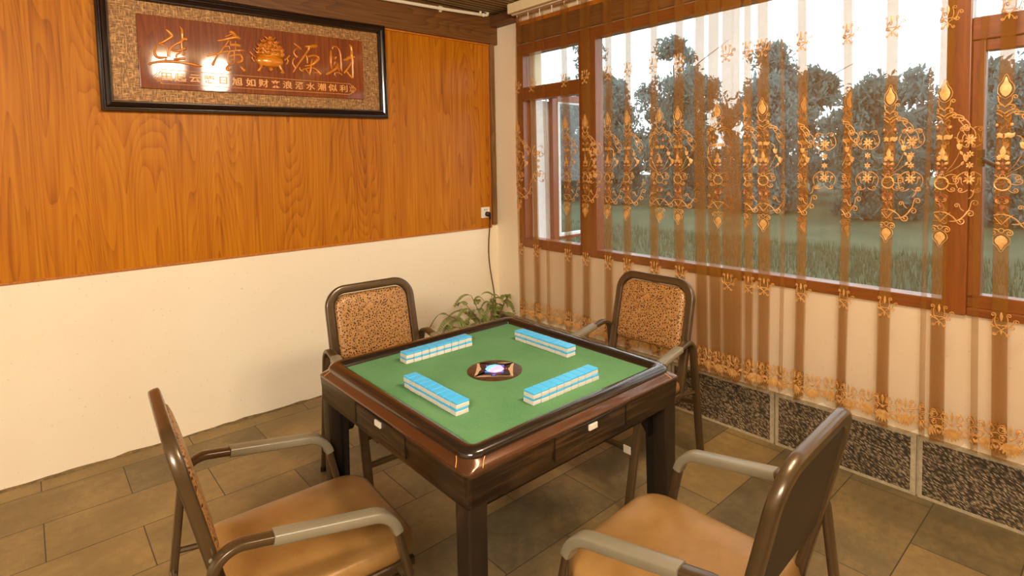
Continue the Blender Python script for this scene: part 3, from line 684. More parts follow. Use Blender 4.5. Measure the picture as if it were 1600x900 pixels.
# ================================================================ potted plant in the corner
PL = empty('potted_fern', (-.33, -.30, 0)); tag(PL, 'feathery green potted plant in the corner behind the table', 'plant')
m = MB(); m.lathe([(.075,0),(.085,.01),(.115,.17),(.125,.172),(.125,.20),(.112,.20),(.108,.17),(.0001,.168)], 28); m.build('pot', MT['clay'], PL)
m = MB(); m.lathe([(.106,.160),(.104,.176),(.0001,.182)], 24); m.build('soil', MT['soil'], PL)
rr = random.Random(21)
st = MB(); lf = MB()
def frond(base, dirv, L, droop):
    d = Vector(dirv).normalized(); up = Vector((0,0,1)); tipw = Vector(base) + d*L + PL.location
    if tipw.x > -.15: d.x = -abs(d.x)
    if tipw.y > -.05: d.y = -abs(d.y)
    side = d.cross(up)
    if side.length < .1: side = Vector((1,0,0))
    side.normalize(); pts = []
    N = 12
    for i in range(N+1):
        f = i/N; pts.append(Vector(base)+d*(L*f)+up*(-droop*L*f*f))
    st.tube(pts, .0018, n=5)
    for i in range(1, N+1):
        p = pts[i]; t = (pts[i]-pts[i-1]).normalized(); l = .032*(1-.5*abs(i/N-.45))
        for s in (-1,1):
            o = (side*s + t*.45).normalized(); nrm = t.cross(o).normalized(); w = t*.0080
            a = p; b = p+o*l*.5+w-nrm*.001; c = p+o*l-up*.003; e = p+o*l*.5-w-nrm*.001
            lf.add([a,b,c,e,a+nrm*.0007,b+nrm*.0007,c+nrm*.0005,e+nrm*.0007], [(0,1,2,3),(7,6,5,4),(0,4,5,1),(1,5,6,2),(2,6,7,3),(3,7,4,0)])
specs = [(-.36,.06,.34),(-.24,-.02,.42),(-.12,.08,.47),(.0,-.04,.47),(.10,.10,.42),(.17,.0,.40),(.24,.09,.36),(-.40,-.06,.27),(-.16,.12,.30)]
for dx, dy, top in specs:
    tip = Vector((dx*.95, dy, .17+top*.72)); b0 = Vector((dx*.12, dy*.2, .175))
    mid = b0.lerp(tip,.5)+Vector((0,0,.03))
    st.tube([b0, mid, tip], [.004,.003,.002],[.004,.003,.002], n=6)
    for k in range(5):
        f = .45+.55*k/4; p = b0.lerp(mid, f*2) if f < .5 else mid.lerp(tip, f*2-1)
        a = rr.random()*2*PI
        frond(p, (math.cos(a)+dx*1.6, math.sin(a)*.7, .45+.7*rr.random()), .10+.06*rr.random(), .5+.9*rr.random())
st.build('stems', MT['stem'], PL); lf.build('foliage', MT['plant'], PL, 0)

# ================================================================ automatic mahjong table
TX, TY = -1.6607, -2.0077
TB = empty('mahjong_table', (TX, TY, 0), -.0036)
tag(TB, 'square dark wood mahjong table with a green felt top', 'table')
def square_loft(prof, n=6):
    rings = [[(x, y, z) for x, y in rrect(h, h, r, n)] for h, r, z in prof]
    return rings
m = MB(); r_ = square_loft([(.4405,.012,.652),(.4424,.012,.656),(.449,.016,.738),(.449,.016,.742)])
n_ = len(r_[0])
o = MB(); o.loft(r_, True, False, False)
# sides facing +-x take the wood running along y
o.m = []
for f in o.f:
    c = [sum(o.v[i][k] for i in f)/len(f) for k in range(2)]
    o.m.append(0 if abs(c[1]) > abs(c[0]) else 1)
o.build('apron', [MT['walnut'], MT['walnut_y']], TB)
m = MB(); m.loft(square_loft([(.436,.01,.655),(.436,.01,.700)]), True, True, False); m.build('apron_underside', MT['black'], TB)
m = MB(); m.loft(square_loft([(.4495,.018,.741),(.4505,.018,.746),(.449,.022,.750),(.444,.032,.756),(.438,.040,.762),(.434,.045,.768)]), True, False, False); m.build('bevel_trim', MT['copper'], TB, 50)
for sx in (-1,1):                                             # bright seams either side of each corner cap
    for sy in (-1,1):
        MB().tube([(sx*.4345, sy*.384, .7685),(sx*.4395, sy*.392, .7625),(sx*.4495, sy*.402, .7512)], .0010, n=5).build('corner_seam', MT['gold_paint'], TB)
        MB().tube([(sx*.384, sy*.4345, .7685),(sx*.392, sy*.4395, .7625),(sx*.402, sy*.4495, .7512)], .0010, n=5).build('corner_seam', MT['gold_paint'], TB)
m = MB(); m.loft(square_loft([(.434,.046,.764),(.435,.047,.773),(.431,.045,.782),(.420,.038,.788),(.402,.026,.787),(.389,.012,.782),(.3815,.004,.776),(.3795,.0015,.768)], 8), True, False, False); m.build('rim', MT['rim'], TB, 50)
m = MB(); m.box((-.384,-.384,.762),(.384,.384,.770)); m.build('felt_top', MT['felt'], TB)
m = MB(); m.loft(square_loft([(.385,.03,.605),(.40,.03,.615),(.40,.03,.657)]), True, True, False); m.build('machine_housing', MT['black'], TB)
for sx, sy in ((-1,-1),(1,-1),(1,1),(-1,1)):
    m = MB()
    m.loft([[(sx*.412+x, sy*.412+y, z) for x, y in rrect(h, h, .008, 3)] for h, z in ((.027,0),(.028,.02),(.030,.655))])
    l = m.build('leg', MT['leg'], TB)
    m = MB(); m.loft([[(sx*a, sy*b, .655) for a, b in ((.386,.352),(.404,.352),(.404,.388),(.386,.388))], [(sx*a, sy*b, .03) for a, b in ((.386,.364),(.404,.364),(.404,.388),(.386,.388))]]); m.build('leg_rib', MT['black'], l)
    m = MB(); m.loft([[(sx*.392+x, sy*.392+y, 0.0) for x, y in rrect(.012,.012,.004,2)],[(sx*.392+x, sy*.392+y, .004) for x, y in rrect(.012,.012,.004,2)]]); m.build('leg_glide', MT['black'], l)
    m = MB(); c0 = .386
    m.add([(sx*c0,sy*.30,.656),(sx*c0,sy*.385,.656),(sx*c0,sy*.385,.54),(sx*(c0-.03),sy*.30,.656),(sx*(c0-.03),sy*.385,.656),(sx*(c0-.03),sy*.385,.54)], [(0,1,2),(5,4,3),(0,3,4,1),(1,4,5,2),(2,5,3,0)]); m.build('leg_bracket', MT['black'], l)
# one counter drawer on each side: arched line, two slits, pale push button
for k in range(4):
    a = k*PI/2; d = empty('drawer', (0,0,0), a); d.parent = TB
    yb = -.4475
    m = MB(); m.box((-.155, yb-.0004, .672),(.155, yb+.01, .7385), .002)
    f = m.build('drawer_front', MT['walnut'] if k % 2 == 0 else MT['walnut'], d)
    m = MB(); m.tube([(-.155+.31*i/16, yb-.0022, .7385-.020*math.cos(PI*(i/16-.5))**2*0-.0 - (.012 if False else 0)) for i in range(17)], .0016, n=5)
    m.tube([(-.085+.17*i/16, yb-.003-.003*math.sin(PI*i/16), .7395-.0005*math.sin(PI*i/16)) for i in range(17)], .0022, n=5)
    for sx in (-1,1): m.tube([(sx*.155, yb-.0015, .673),(sx*.155, yb-.0022, .738)], .0014, n=5)
    m.build('drawer_line', MT['black'], f)
    m = MB(); m.box((-.018, yb-.0065, .712),(.018, yb, .730), .002); m.build('push_button', MT['white_plastic'], d)
# centre dial, square plate turned a half quarter towards the camera
DL = empty('centre_dial', (-.0148, -.0143, .770), math.radians(-41.9)); DL.parent = TB
m = MB(); m.lathe([(.0955,0),(.0955,.0022),(.092,.0036),(.0001,.0036)], 56); m.build('dial_plate', MT['dial'], DL, 40)
def plate(h, cav, z0, z1, r=.012):
    out = []
    for q in range(4):
        a0 = q*PI/2
        for i in range(14):
            f = i/13*2-1
            x, y = h*f, h - cav*(1-f*f)
            if abs(f) > .86: y -= (abs(f)-.86)/.14*.008; x *= .985
            c, s = math.cos(a0), math.sin(a0); out.append((x*c+y*s, -x*s+y*c))
    return [[(x,y,z0) for x,y in out],[(x,y,z1) for x,y in out]]
m = MB(); m.loft(plate(.0670,.004,.0034,.0046)); m.build('inlay_border', MT['dial_gold'], DL, 0)
m = MB(); m.loft(plate(.0590,.008,.0044,.0054)); m.build('inlay_plate', MT['dial_dark'], DL, 0)
for sx in (-1,1):
    m = MB(); m.loft([[(sx*(.0625-.016*math.cos(PI*(i/12-.5))**1.5), -.036+.072*i/12, z) for i in range(13)]+[(sx*.0635,.036,z),(sx*.0635,-.036,z)] for z in (.0046,.0058)]); m.build('score_window', MT['dial_gold'], DL, 0)
    MB().box((-.009, sx*.056-.006, .004),(.009, sx*.056+.006,.0066),.0015).build('key_button', MT['black'], DL)
    MB().box((sx*.040-.006,-.008,.004),(sx*.040+.006,.008,.0064),.0015).build('key_button', MT['black'], DL)
for x0, y0 in ((0,-.056),(-.027,-.027),(.027,-.027),(.027,.027),(-.027,.027)):
    MB().box((x0-.005,y0-.003,.005),(x0+.005,y0+.003,.0072)).build('blue_lamp', MT['blue_led'], DL)
m = MB(); m.lathe([(.003,.004),(.003,.0072),(.0001,.0075)], 10, (.040,0,0)); m.build('red_lamp', MT['red_led'], DL)
m = MB(); m.lathe([(.033,.004),(.033,.006),(.029,.011),(.020,.0145),(.0001,.016)], 8); m.build('dice_dome', MT['dome'], DL, 20)

# ---------------------------------------------------------------- mahjong tiles: four walls, nine long and two high
def tile_proto():
    m = MB(); m.box((-.0157,-.023,0),(.0157,.023,.0134),.0022)
    b = m.build('mahjong_tile', MT['tile_white'])
    m = MB(); m.box((-.0157,-.023,.0134),(.0157,.023,.0193),.0022); m.build('blue_back', MT['tile_blue'], b)
    return b
proto = tile_proto(); first = True
ORD = ['first','second','third','fourth','fifth','sixth','seventh','eighth','ninth']
rr = random.Random(4); P9 = .0328
rows = [  # start centre, step direction, z rotation, wording, group
    ((-1.9535, -1.925-P9/2), (0,-1), PI/2, 'back end of the row nearest the left chair', 'tile wall by the left chair'),
    ((-1.868+P9/2, -1.733), (1,0), 0, 'left end of the row nearest the panelled wall', 'tile wall by the panelled wall'),
    ((-1.385, -1.820-P9/2), (0,-1), PI/2, 'back end of the row nearest the window', 'tile wall by the window'),
    ((-1.772+P9/2, -2.301), (1,0), 0, 'left end of the row nearest the right chair', 'tile wall by the right chair')]
for (sx, sy), (dx, dy), rz, where, grp in rows:
    for lay in (0, 1):
        for k in range(9):
            o = proto if first else copy_tree(proto)
            first = False
            j = rr.uniform(-.0007,.0007); gap = 0
            if k in (0, 8): j += .0016 if k == lay*8 else -.0012
            o.location = (sx+dx*P9*k+dy*j*0+(j if dy else 0), sy+dy*P9*k+(j if dx else 0), .7702+.0194*lay)
            o.rotation_euler = (0,0,rz+rr.uniform(-.006,.006))
            tag(o, f"{ORD[k]} {'upper' if lay else 'lower'} blue tile from the {where}", 'mahjong tile', 'mahjong tiles of the ' + grp)

# ================================================================ armchairs
def make_chair():
    ch = empty('armchair', (0,0,0))
    for s in (-1,1):
        # side frame: front leg, arm and rear leg in one bent oval tube
        a, b, c, d = (s*.275,.285,.0), (s*.270,.158,.556), (s*.252,-.262,.632), (s*.255,-.335,.0)
        path = fillet([a,b,c,d], [.085,.060], 9)
        MB().tube(path, .0185, .0105, normal=(1,0,0), n=16, power=4).build('arm_frame', MT['tube'], ch, 50)
        pts = [p for p in path if p.z > .475 and p.y > -.10]
        q = Vector((s*.2572,-.140,.6098))
        m = MB(); m.tube(pts+[q],   .0225, .0140, normal=(1,0,0), n=20, power=5)
        m.build('arm_cover', MT['armpad'], ch, 50)
        m = MB(); m.tube([(s*.275,.285,0),(s*.275,.280,.022)], .0215,.0135, normal=(1,0,0), n=12); m.tube([(s*.255,-.335,0),(s*.255,-.333,.022)], .0215,.0135, normal=(1,0,0), n=12); m.build('foot_cap', MT['black'], ch)
        MB().tube([(s*.226,-.20,.362),(s*.226,.238,.362)], .010,.014, normal=(1,0,0), n=10, power=3).build('seat_rail', MT['tube'], ch)
        MB().tube([(s*.226,.190,.362),(s*.268,.202,.362)], .009, n=8).build('rail_bracket', MT['tube'], ch); MB().tube([(s*.226,-.2,.362),(s*.25,-.292,.362)], .009, n=8).build('rail_bracket', MT['tube'], ch)
        m = MB(); m.lathe([(.0045,0),(.0045,.003),(.0001,.0045)], 10); 
        bo = m.build('bolt', MT['armpad'], ch); bo.location = (s*.2365,-.268,.600); bo.rotation_euler = (0,s*PI/2,0)
    # back frame: rounded loop leaning back, its foot running on to the seat rail
    B0, B1 = Vector((0,-.210,.362)), Vector((0,-.335,.893))
    ud = (B1-B0).normalized(); nb = Vector((1,0,0)).cross(ud)      # normal of the back, forward
    if nb.y < 0: nb = -nb
    H = (B1-B0).length
    bp = lambda x, h, f=0: B0 + Vector((x,0,0)) + ud*h + nb*f
    path = fillet([bp(-.214,0),bp(-.214,H-.018),bp(.214,H-.018),bp(.214,0)], .085, 10)
    MB().tube(path,   .0150, .0205, normal=nb, n=16, power=4.0).build('back_frame', MT['tube'], ch, 50)
    h0, h1 = .195, H-.044
    hc, hh, hw = (h0+h1)/2, (h1-h0)/2, .190
    def slab(prof, rs):
        return [[bp(x, hc+y, f) for x, y in rrect(hw-i, hh-i, [max(.004, r-i*.8) for r in rs], 7)] for i, f in prof]
    rs = (.062,.062,.018,.018)
    m = MB(); m.loft(slab([(.0,-.002),(-.001,.006),(.002,.014),(.010,.020),(.03,.0235),(.07,.026),(.11,.027)], rs)); m.build('back_pad', MT['brocade'], ch, 60)
    m = MB(); m.loft(slab([(.004,-.010),(-.002,-.0085),(-.002,-.001)], rs)); m.build('back_board', MT['backboard'], ch)
    # seat cushion
    rs = (.085,.085,.045,.045)
    def ring(i, z, hx=.232, y0=-.228, y1=.262):
        cy, hy = (y0+y1)/2, (y1-y0)/2
        return [(x*(1-.05*max(0,-y/hy)) , cy+y, z-.030) for x, y in rrect(hx-i, hy-i, [max(.006, r-i*.7) for r in rs], 8)]
    m = MB(); m.loft([ring(.014,.402),(ring(.004,.406)),ring(-.001,.416),ring(-.002,.432),ring(.002,.446),ring(.012,.455),ring(.03,.461),ring(.07,.467),ring(.12,.470),ring(.17,.471)]); m.build('seat', MT['seat'], ch, 60)
    m = MB(); m.loft([ring(.018,.392),ring(.016,.403)]); m.build('seat_board', MT['backboard'], ch)
    m = MB(); m.tube([(-.268,.226,.262),(.268,.226,.262)], .009, .012, normal=(0,1,0), n=10, power=3); m.build('stretcher', MT['tube'], ch)
    m = MB(); m.tube([(-.247,-.304,.30),(.247,-.304,.30)], .009, .012, normal=(0,1,0), n=10, power=3); m.build('stretcher', MT['tube'], ch)
    return ch
c0 = make_chair()
spots = [((-1.590,-1.215), 3.09, 'bronze armchair at the far left, its brocade back against the cream wall'),
         ((-.776,-1.833), 1.579, 'bronze armchair standing by the window with its back to the curtain'),
         ((-2.304,-1.899), -1.639, 'bronze armchair in the near left, seen side on with gold seat'),
         ((-1.600,-2.720), .045, 'bronze armchair in the near right, showing its dark back board')]
chairs = []
for i, (p, rz, lab) in enumerate(spots):
    c = c0 if i == 0 else copy_tree(c0)
    c.location = (p[0], p[1], 0); c.rotation_euler = (0,0,rz)
    tag(c, lab, 'chair', 'armchairs around the table'); chairs.append(c)
m = MB(); m.box((-.262,.2375,.250),(-.224,.2415,.284),.002); m.build('white_tag', MT['white_plastic'], chairs[1])

# ================================================================ sheer curtains
HEM = .335
def cloth_path(y0, y1, folds, xb=-.088):
    """cross-section of the cloth from y0 towards -y; every fold is a flat knife pleat of three layers"""
    pts = [(xb, y0)]; fronts = []
    for (fy, w) in folds:
        px, py = pts[-1]; d = py-(fy-w)
        for k in range(1, 13):
            f = k/12; y = py - d*f
            x = px + (xb-px)*(3*f*f-2*f**3) - .006*math.sin(PI*f*2.0)*min(1, d*6)
            pts.append((x, y))
        g = .0034 if w > .02 else .004
        xx = xb
        for lap in range(2 if w > .02 else 1):
            if lap:
                for k in range(1, 5): pts.append((xx-.0006*math.sin(PI*k/4), fy-w*k/4))
            for k in range(1, 6):
                a = PI*k/5; pts.append((xx-g*(1-math.cos(a)), fy-w-g*math.sin(a)))
            xx -= 2*g
            for k in range(1, 5): pts.append((xx-.0006*k/4, fy-w+w*k/4))
            xx -= .0006
            for k in range(1, 6):
                a = PI*k/5; pts.append((xx-g*(1-math.cos(a)), fy+g*math.sin(a)))
            xx -= 2*g
        fronts.append(len(pts)-1)
        for k in range(1, 5): pts.append((xx-.001*math.sin(PI*k/4), fy-w*k/4))
    px, py = pts[-1]
    for k in range(1, 9):
        f = k/8; pts.append((px+(xb-px)*f, py+(y1-py)*f))
    u = [0.0]
    for i in range(1, len(pts)): u.append(u[-1]+math.dist(pts[i], pts[i-1]))
    return pts, u, [(u[i], pts[i]) for i in fronts]
def sway(x, y, z):
    q = (2.5-z)
    return (x + .010*math.sin(7.3*y+1.0)*min(1,q) + .006*math.sin(19*y)*min(1,q*.6),
            y + .012*math.sin(1.35*z+4.1*y)*min(1,q) , z)
def hemline(u): return HEM - .030*abs(math.sin(PI*(u-.05)/.0833+PI/2))**.75

class Threads:
    def __init__(s, pts, u): s.p, s.u = pts, u; s.i = 0; s.g = MB(); s.r = MB()
    def at(s, u):
        u = max(s.u[0]+1e-4, min(s.u[-1]-1e-4, u))
        lo, hi = 0, len(s.u)-1
        while hi-lo > 1:
            mid = (lo+hi)//2
            if s.u[mid] <= u: lo = mid
            else: hi = mid
        f = (u-s.u[lo])/max(1e-6, s.u[hi]-s.u[lo])
        a, b = s.p[lo], s.p[hi]
        t = Vector((b[0]-a[0], b[1]-a[1])).normalized()
        return a[0]+(b[0]-a[0])*f, a[1]+(b[1]-a[1])*f, (t.y, -t.x)      # normal; towards the room on forward running layers
    def pos(s, u, z, off):
        x, y, n = s.at(u)
        X, Y, Z = sway(x, y, z)
        return (X + n[0]*off, Y + n[1]*off, Z)
    def line(s, pts, w=.0022, red=False):
        w *= .78
        m = s.r if red else s.g
        vs = []; n = len(pts)
        for i, (u, z) in enumerate(pts):
            a, b = pts[max(i-1,0)], pts[min(i+1,n-1)]
            du, dz = b[0]-a[0], b[1]-a[1]; L = math.hypot(du, dz) or 1
            nu, nz = -dz/L*w, du/L*w
            if i in (0, n-1): nu *= .5; nz *= .5
            vs += [s.pos(u+nu, z+nz, .0008), s.pos(u, z, .0026), s.pos(u-nu, z-nz, .0008)]
        fs = []
        for i in range(n-1):
            k = 3*i; fs += [(k,k+3,k+4,k+1),(k+1,k+4,k+5,k+2)]
        m.add(vs, fs)
    def fill(s, pts, red=False):
        m = s.r if red else s.g
        n = len(pts); cu = sum(p[0] for p in pts)/n; cz = sum(p[1] for p in pts)/n
        pts = [(cu+(p-cu)*.84, cz+(q-cz)*.9) for p, q in pts]
        m.add([s.pos(u,z,.0008) for u,z in pts]+[s.pos(cu,cz,.0032)], [(i,(i+1)%n,n) for i in range(n)])
def arc(cx, cz, r, a0, a1, n=10, sq=1): return [(cx+r*math.cos(math.radians(a0+(a1-a0)*k/n)), cz+sq*r*math.sin(math.radians(a0+(a1-a0)*k/n))) for k in range(n+1)]
def spi(cx, cz, r, a0, turns, r1=.25, n=14): return [(cx+r*(1+(r1-1)*k/n)*math.cos(math.radians(a0+360*turns*k/n)), cz+r*(1+(r1-1)*k/n)*math.sin(math.radians(a0+360*turns*k/n))) for k in range(n+1)]
def scroll(p0, p1, bend, r, cw, n=10):
    """curved stem from p0 to p1 ending in a volute of radius r"""
    (a, b), (c, d) = p0, p1; mx, mz = (a+c)/2 - (d-b)*bend, (b+d)/2 + (c-a)*bend
    st = [((1-f)**2*a+2*f*(1-f)*mx+f*f*c, (1-f)**2*b+2*f*(1-f)*mz+f*f*d) for f in [k/n for k in range(n+1)]]
    tx, tz = c-mx, d-mz; L = math.hypot(tx, tz) or 1; tx, tz = tx/L, tz/L
    nx, nz = (-tz, tx) if cw < 0 else (tz, -tx)
    cx, cz = c+nx*r, d+nz*r; a0 = math.degrees(math.atan2(d-cz, c-cx))
    return st + spi(cx, cz, r, a0, 1.25*(1 if cw < 0 else -1), .2)[1:]
def leafp(cx, cz, ang, L, w): 
    c, s_ = math.cos(math.radians(ang)), math.sin(math.radians(ang))
    base = [(0,0),(L*.3,w*.8),(L*.6,w),(L*.85,w*.5),(L,0),(L*.85,-w*.5),(L*.6,-w),(L*.3,-w*.8)]
    return [(cx+x*c-y*s_, cz+x*s_+y*c) for x, y in base]
def ogee(cx, cz, h, w, up=1):
    pr = [(0,0),(w*.55,h*.10),(w*.9,h*.26),(w,h*.42),(w*.8,h*.58),(w*.42,h*.72),(w*.30,h*.82),(w*.16,h*.95),(0,h)]
    return [(cx+x, cz+up*z) for x, z in pr] + [(cx-x, cz+up*z) for x, z in reversed(pr[1:-1])]
def medallion(T, u, full=True):
    for s in (-1,1):
        L = lambda pts, w=.0024, red=False: T.line([(u+s*a, b) for a, b in pts], w, red)
        F = lambda pts, red=False: T.fill([(u+s*a, b) for a, b in pts], red)
        L(scroll((.004,1.672),(.020,1.700),-.35,.009,1)); L(scroll((.0,1.665),(.026,1.672),.4,.008,1))
        L(scroll((.0,1.640),(.034,1.655),.30,.010,1)); L(scroll((.004,1.628),(.062,1.640),.42,.012,1), .0028)
        L(scroll((.030,1.634),(.088,1.606),.38,.013,1), .0028); L(scroll((.050,1.622),(.070,1.590),.2,.010,-1)); L(scroll((.086,1.600),(.108,1.560),.3,.012,1)); L(scroll((.060,1.600),(.094,1.548),-.2,.010,1))
        F(arc(.022,1.600,.0068,0,360,8)); L(arc(.022,1.600,.0095,0,360,10), .0014, True)
        L([(.006,1.588),(.012,1.600)], .0014)
        F([(0,1.566),(.012,1.572),(.026,1.567),(.036,1.571),(.034,1.556),(.022,1.548),(.010,1.552),(0,1.548)])
        L(arc(.036,1.540,.018,90,-20,8), .0026)
        F([(.044,1.530),(.052,1.536),(.060,1.531),(.068,1.534),(.066,1.516),(.058,1.506),(.048,1.512)]); F(leafp(.058,1.506,-60,.022,.006))
        F([(.066,1.488),(.074,1.496),(.082,1.488),(.092,1.486),(.088,1.470),(.080,1.458),(.070,1.468)]); F(leafp(.074,1.466,-120,.022,.006))
        L([(.058,1.504),(.050,1.480),(.036,1.450),(.016,1.424)], .0016); L([(.072,1.462),(.056,1.444),(.034,1.428),(.012,1.414)], .0016)
        for a, l in ((60,.022),(35,.022),(10,.018)): F(leafp(.003,1.470,a,l,.006))
        F(leafp(.004,1.452,20,.020,.006)); F(leafp(.003,1.436,-5,.016,.006), True)
        L(scroll((.010,1.400),(.046,1.410),.35,.010,1)); L(scroll((.014,1.388),(.050,1.376),-.35,.012,-1)); L(scroll((.018,1.355),(.038,1.344),-.3,.009,-1), .0022)
        L(scroll((.004,1.330),(.020,1.326),.35,.007,1), .0026, True); L(scroll((.004,1.304),(.018,1.310),-.35,.006,-1), .0026)
        F([(0,1.292),(.010,1.296),(.004,1.278),(0,1.268)], True)
        L([(.0,1.222),(.020,1.248),(.034,1.262)], .003); L(scroll((.0,1.262),(.056,1.222),.30,.014,-1), .003); L(scroll((.030,1.226),(.086,1.262),-.35,.014,1), .0028); L(scroll((.060,1.232),(.100,1.300),-.25,.013,1), .0026); L(scroll((.078,1.268),(.062,1.290),.3,.009,-1)); L(scroll((.092,1.316),(.106,1.345),-.3,.010,1))
        L(scroll((.006,1.198),(.030,1.200),.45,.011,1), .0026)
    T.fill(ogee(u,1.700,.082,.021)); T.line(ogee(u,1.696,.092,.026)+[(u,1.696)], .0018)
    T.fill(leafp(u,1.468,90,.056,.011)); T.fill(leafp(u,1.440,90,.022,.007), True)
    T.fill(arc(u,1.420,.008,0,360,8), True); T.line(arc(u,1.376,.024,0,360,16), .0038); T.line(arc(u,1.406,.008,0,360,10), .0022)
    T.line(arc(u,1.318,.010,0,360,10), .0028, True)
    T.fill(ogee(u,1.186,.062,.022,-1)); T.line(ogee(u,1.190,.072,.027,-1)+[(u,1.190)], .0018); T.line(arc(u,1.200,.008,0,360,10), .002)
def star(T, u):
    for zz, sg in ((1.548,1),(1.392,-1)):
        for a in range(0,360,45): T.fill(leafp(u,zz,a+22,.021 if a%90 else .025,.0045))
        for a in range(0,360,60): T.fill(leafp(u,zz-sg*.056,a+30,.015,.004))
        for s in (-1,1):
            T.line([(u+s*a, b) for a, b in scroll((.004,zz+sg*.040),(.030,zz+sg*.050),sg*.3,.009,sg)], .0024)
            T.line([(u+s*a, b) for a, b in scroll((.038,zz+sg*.034),(.014,zz-sg*.030),sg*.55,.008,sg)], .0024)
            T.line([(u+s*a, b) for a, b in scroll((.020,zz+sg*.022),(.026,zz-sg*.002),sg*.3,.006,-sg)], .002)
def sprig(T, u, zc, k=1.0):
    for s in (-1,1):
        L = lambda pts, w=.0021: T.line([(u+s*a*k, zc+b*k) for a, b in pts], w)
        L(scroll((.0,-.028),(.016,.030),-.35,.008,1)); L(scroll((.004,-.020),(.036,.012),-.4,.009,1)); L(scroll((.0,-.010),(.026,-.018),.4,.008,-1)); L(scroll((.0,-.030),(.014,-.046),.3,.006,-1))
    T.fill(leafp(u,zc+.004*k,90,.044*k,.006*k)); T.fill(leafp(u,zc-.020*k,-90,.030*k,.004*k))
def shell(T, u):
    for a in (-56,-36,-18,0,18,36,56):
        L = .066-.012*abs(a)/56
        T.fill(leafp(u+.004*a/56, .392, -90+a*.62, L, .0072))
    for s in (-1,1):
        T.line([(u+s*a, b) for a, b in scroll((.003,.398),(.026,.410),.5,.011,1)], .0022)
        T.line([(u+s*a, b) for a, b in scroll((.003,.402),(.016,.440),-.4,.009,1)], .0020)
        T.line([(u+s*a, b) for a, b in arc(.050,.352,.030,20,160,10)], .0018); T.line([(u+s*a, b) for a, b in scroll((.030,.362),(.046,.388),.3,.007,1)], .0018)
    T.fill(arc(u,.402,.008,0,360,8))
    for s in (-1,1):
        T.line([(u+s*a, b) for a, b in spi(.024,.432,.016,200,1.3)], .0020); T.line([(u+s*a, b) for a, b in arc(.041,.395,.022,-60,120,8)], .0020)
        T.fill([(u+s*a, b) for a, b in leafp(.010,.420,60,.030,.006)]); T.fill([(u+s*a, b) for a, b in leafp(.034,.372,-70,.022,.005)])
    T.fill(leafp(u,.410,90,.050,.006))

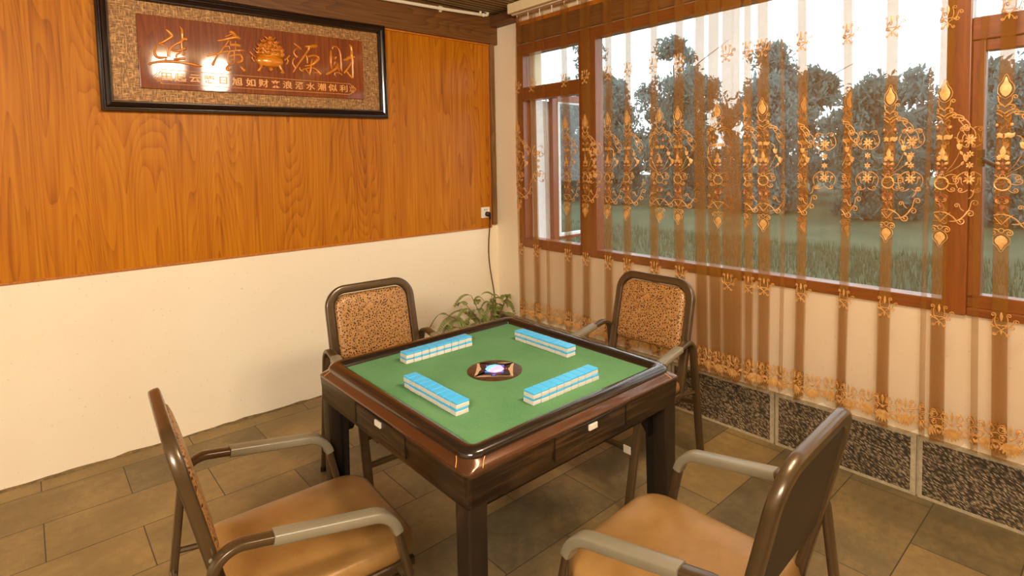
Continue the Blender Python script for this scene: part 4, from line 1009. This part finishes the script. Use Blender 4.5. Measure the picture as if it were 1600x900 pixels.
def make_curtain(name, y0, y1, folds, label, med, half, stars, ztop, plainf=()):
    pts, u, fr = cloth_path(y0, y1, folds)
    root = empty(name, (-.09, (y0+y1)/2, HEM-.03)); tag(root, label, 'curtain', 'sheer curtains over the window')
    off = Vector(root.location)
    m = MB(); nz = 44; cols = []
    # resample so that the scalloped hem is smooth
    idx = []
    for i in range(len(pts)-1):
        k = max(1, int((u[i+1]-u[i])/.011))
        for j in range(k): idx.append((i, j/k))
    idx.append((len(pts)-2, 1.0))
    for i, f in idx:
        x, y = pts[i][0]+(pts[i+1][0]-pts[i][0])*f, pts[i][1]+(pts[i+1][1]-pts[i][1])*f
        uu = u[i]+(u[i+1]-u[i])*f; zb = hemline(uu); col = []
        for k in range(nz+1):
            g = k/nz; z = zb+(ztop-zb)*g
            X, Y, Z = sway(x, y, z)
            gat = max(0, (z-2.30)/(ztop-2.30)) if z > 2.30 else 0
            X += .010*gat*math.sin(uu*105)
            col.append((X-off.x, Y-off.y, Z-off.z))
        cols.append(col)
    m.loft(cols, False, False, False)
    m.build('sheer_panel', MT['sheer'], root, 180)
    T = Threads(pts, u)
    for i, (uf, p) in enumerate(fr):
        w = folds[i][1]; c = uf + w*.55
        if w > .02:
            if i in med: medallion(T, c)
            elif i in half: medallion(T, c+half[i])
            if i not in plainf: sprig(T, c, 2.035, .95)
            if i not in plainf: sprig(T, c+.004, .845, .95)
    for yy in stars:
        best = min(range(len(pts)), key=lambda q: abs(pts[q][1]-yy)+ (5*abs(pts[q][0]+.088) if False else 0)); star(T, u[best])
    E = MB(); E.add(T.g.v, T.g.f); E.cur = 1; E.add(T.r.v, T.r.f)
    E.v = [(a-off.x,b-off.y,c-off.z) for a,b,c in E.v]
    E.build('embroidery', [MT['thread'], MT['thread_red']], root, 60)
    T2 = Threads(pts, u); k = .05
    while k < u[-1]: shell(T2, k); k += .0833
    T2.g.v = [(a-off.x,b-off.y,c-off.z) for a,b,c in T2.g.v]
    T2.g.build('shell_lace_hem', MT['thread'], root, 60)
    # heading hooks
    m = MB(); yy = y0-.03
    while yy > y1:
        m.tube([(-.100-off.x, yy-off.y, ztop-.035-off.z),(-.100-off.x, yy-off.y, ztop+.014-off.z)], .003, n=6); yy -= .12
    m.build('curtain_hook', MT['white_plastic'], root)
    return root
fl_left = [(-.392,.030),(-.535,.030),(-.652,.012),(-.840,.046),(-1.030,.052),(-1.225,.045),(-1.385,.036),(-1.565,.040),(-1.735,.044),(-1.860,.050),(-1.940,.055),(-2.020,.050),(-2.080,.030)]
make_curtain('sheer_curtain', -.362, -2.122, fl_left, 'amber sheer embroidered curtain on the left, from the wall corner to the gathered middle edge', {0,3,4,5,6,8}, {7:.05,10:.03}, [-.60,-1.15], 2.545, (9,10,12))
fl_right = [(-2.136,.030),(-2.205,.045),(-2.312,.008),(-2.395,.032),(-2.590,.030),(-2.762,.036),(-2.918,.010),(-2.955,.040),(-3.085,.012),(-3.145,.036),(-3.32,.036),(-3.50,.036),(-3.68,.036)]
make_curtain('sheer_curtain', -2.130, -3.86, fl_right, 'amber sheer embroidered curtain on the right, hanging across the big pane and right casement', {1,5,7,9,11}, {0:-.03,3:-.055,4:-.055,10:.05}, [-2.515,-2.690,-2.860,-3.060], 2.545)
RL = empty('curtain_rail', (-.1, -2.1, 2.59)); tag(RL, 'cream curtain rail box above the window, over the sheer curtains', 'curtain rail')
m = MB(); m.box((-.055,-1.76,-.020),(.055,1.755,.052),.006); m.build('rail_box', MT['cream_paint'], RL)
m = MB(); m.box((-.012,-1.76,-.024),(.012,1.755,-.019)); m.build('rail_track', MT['white_plastic'], RL)
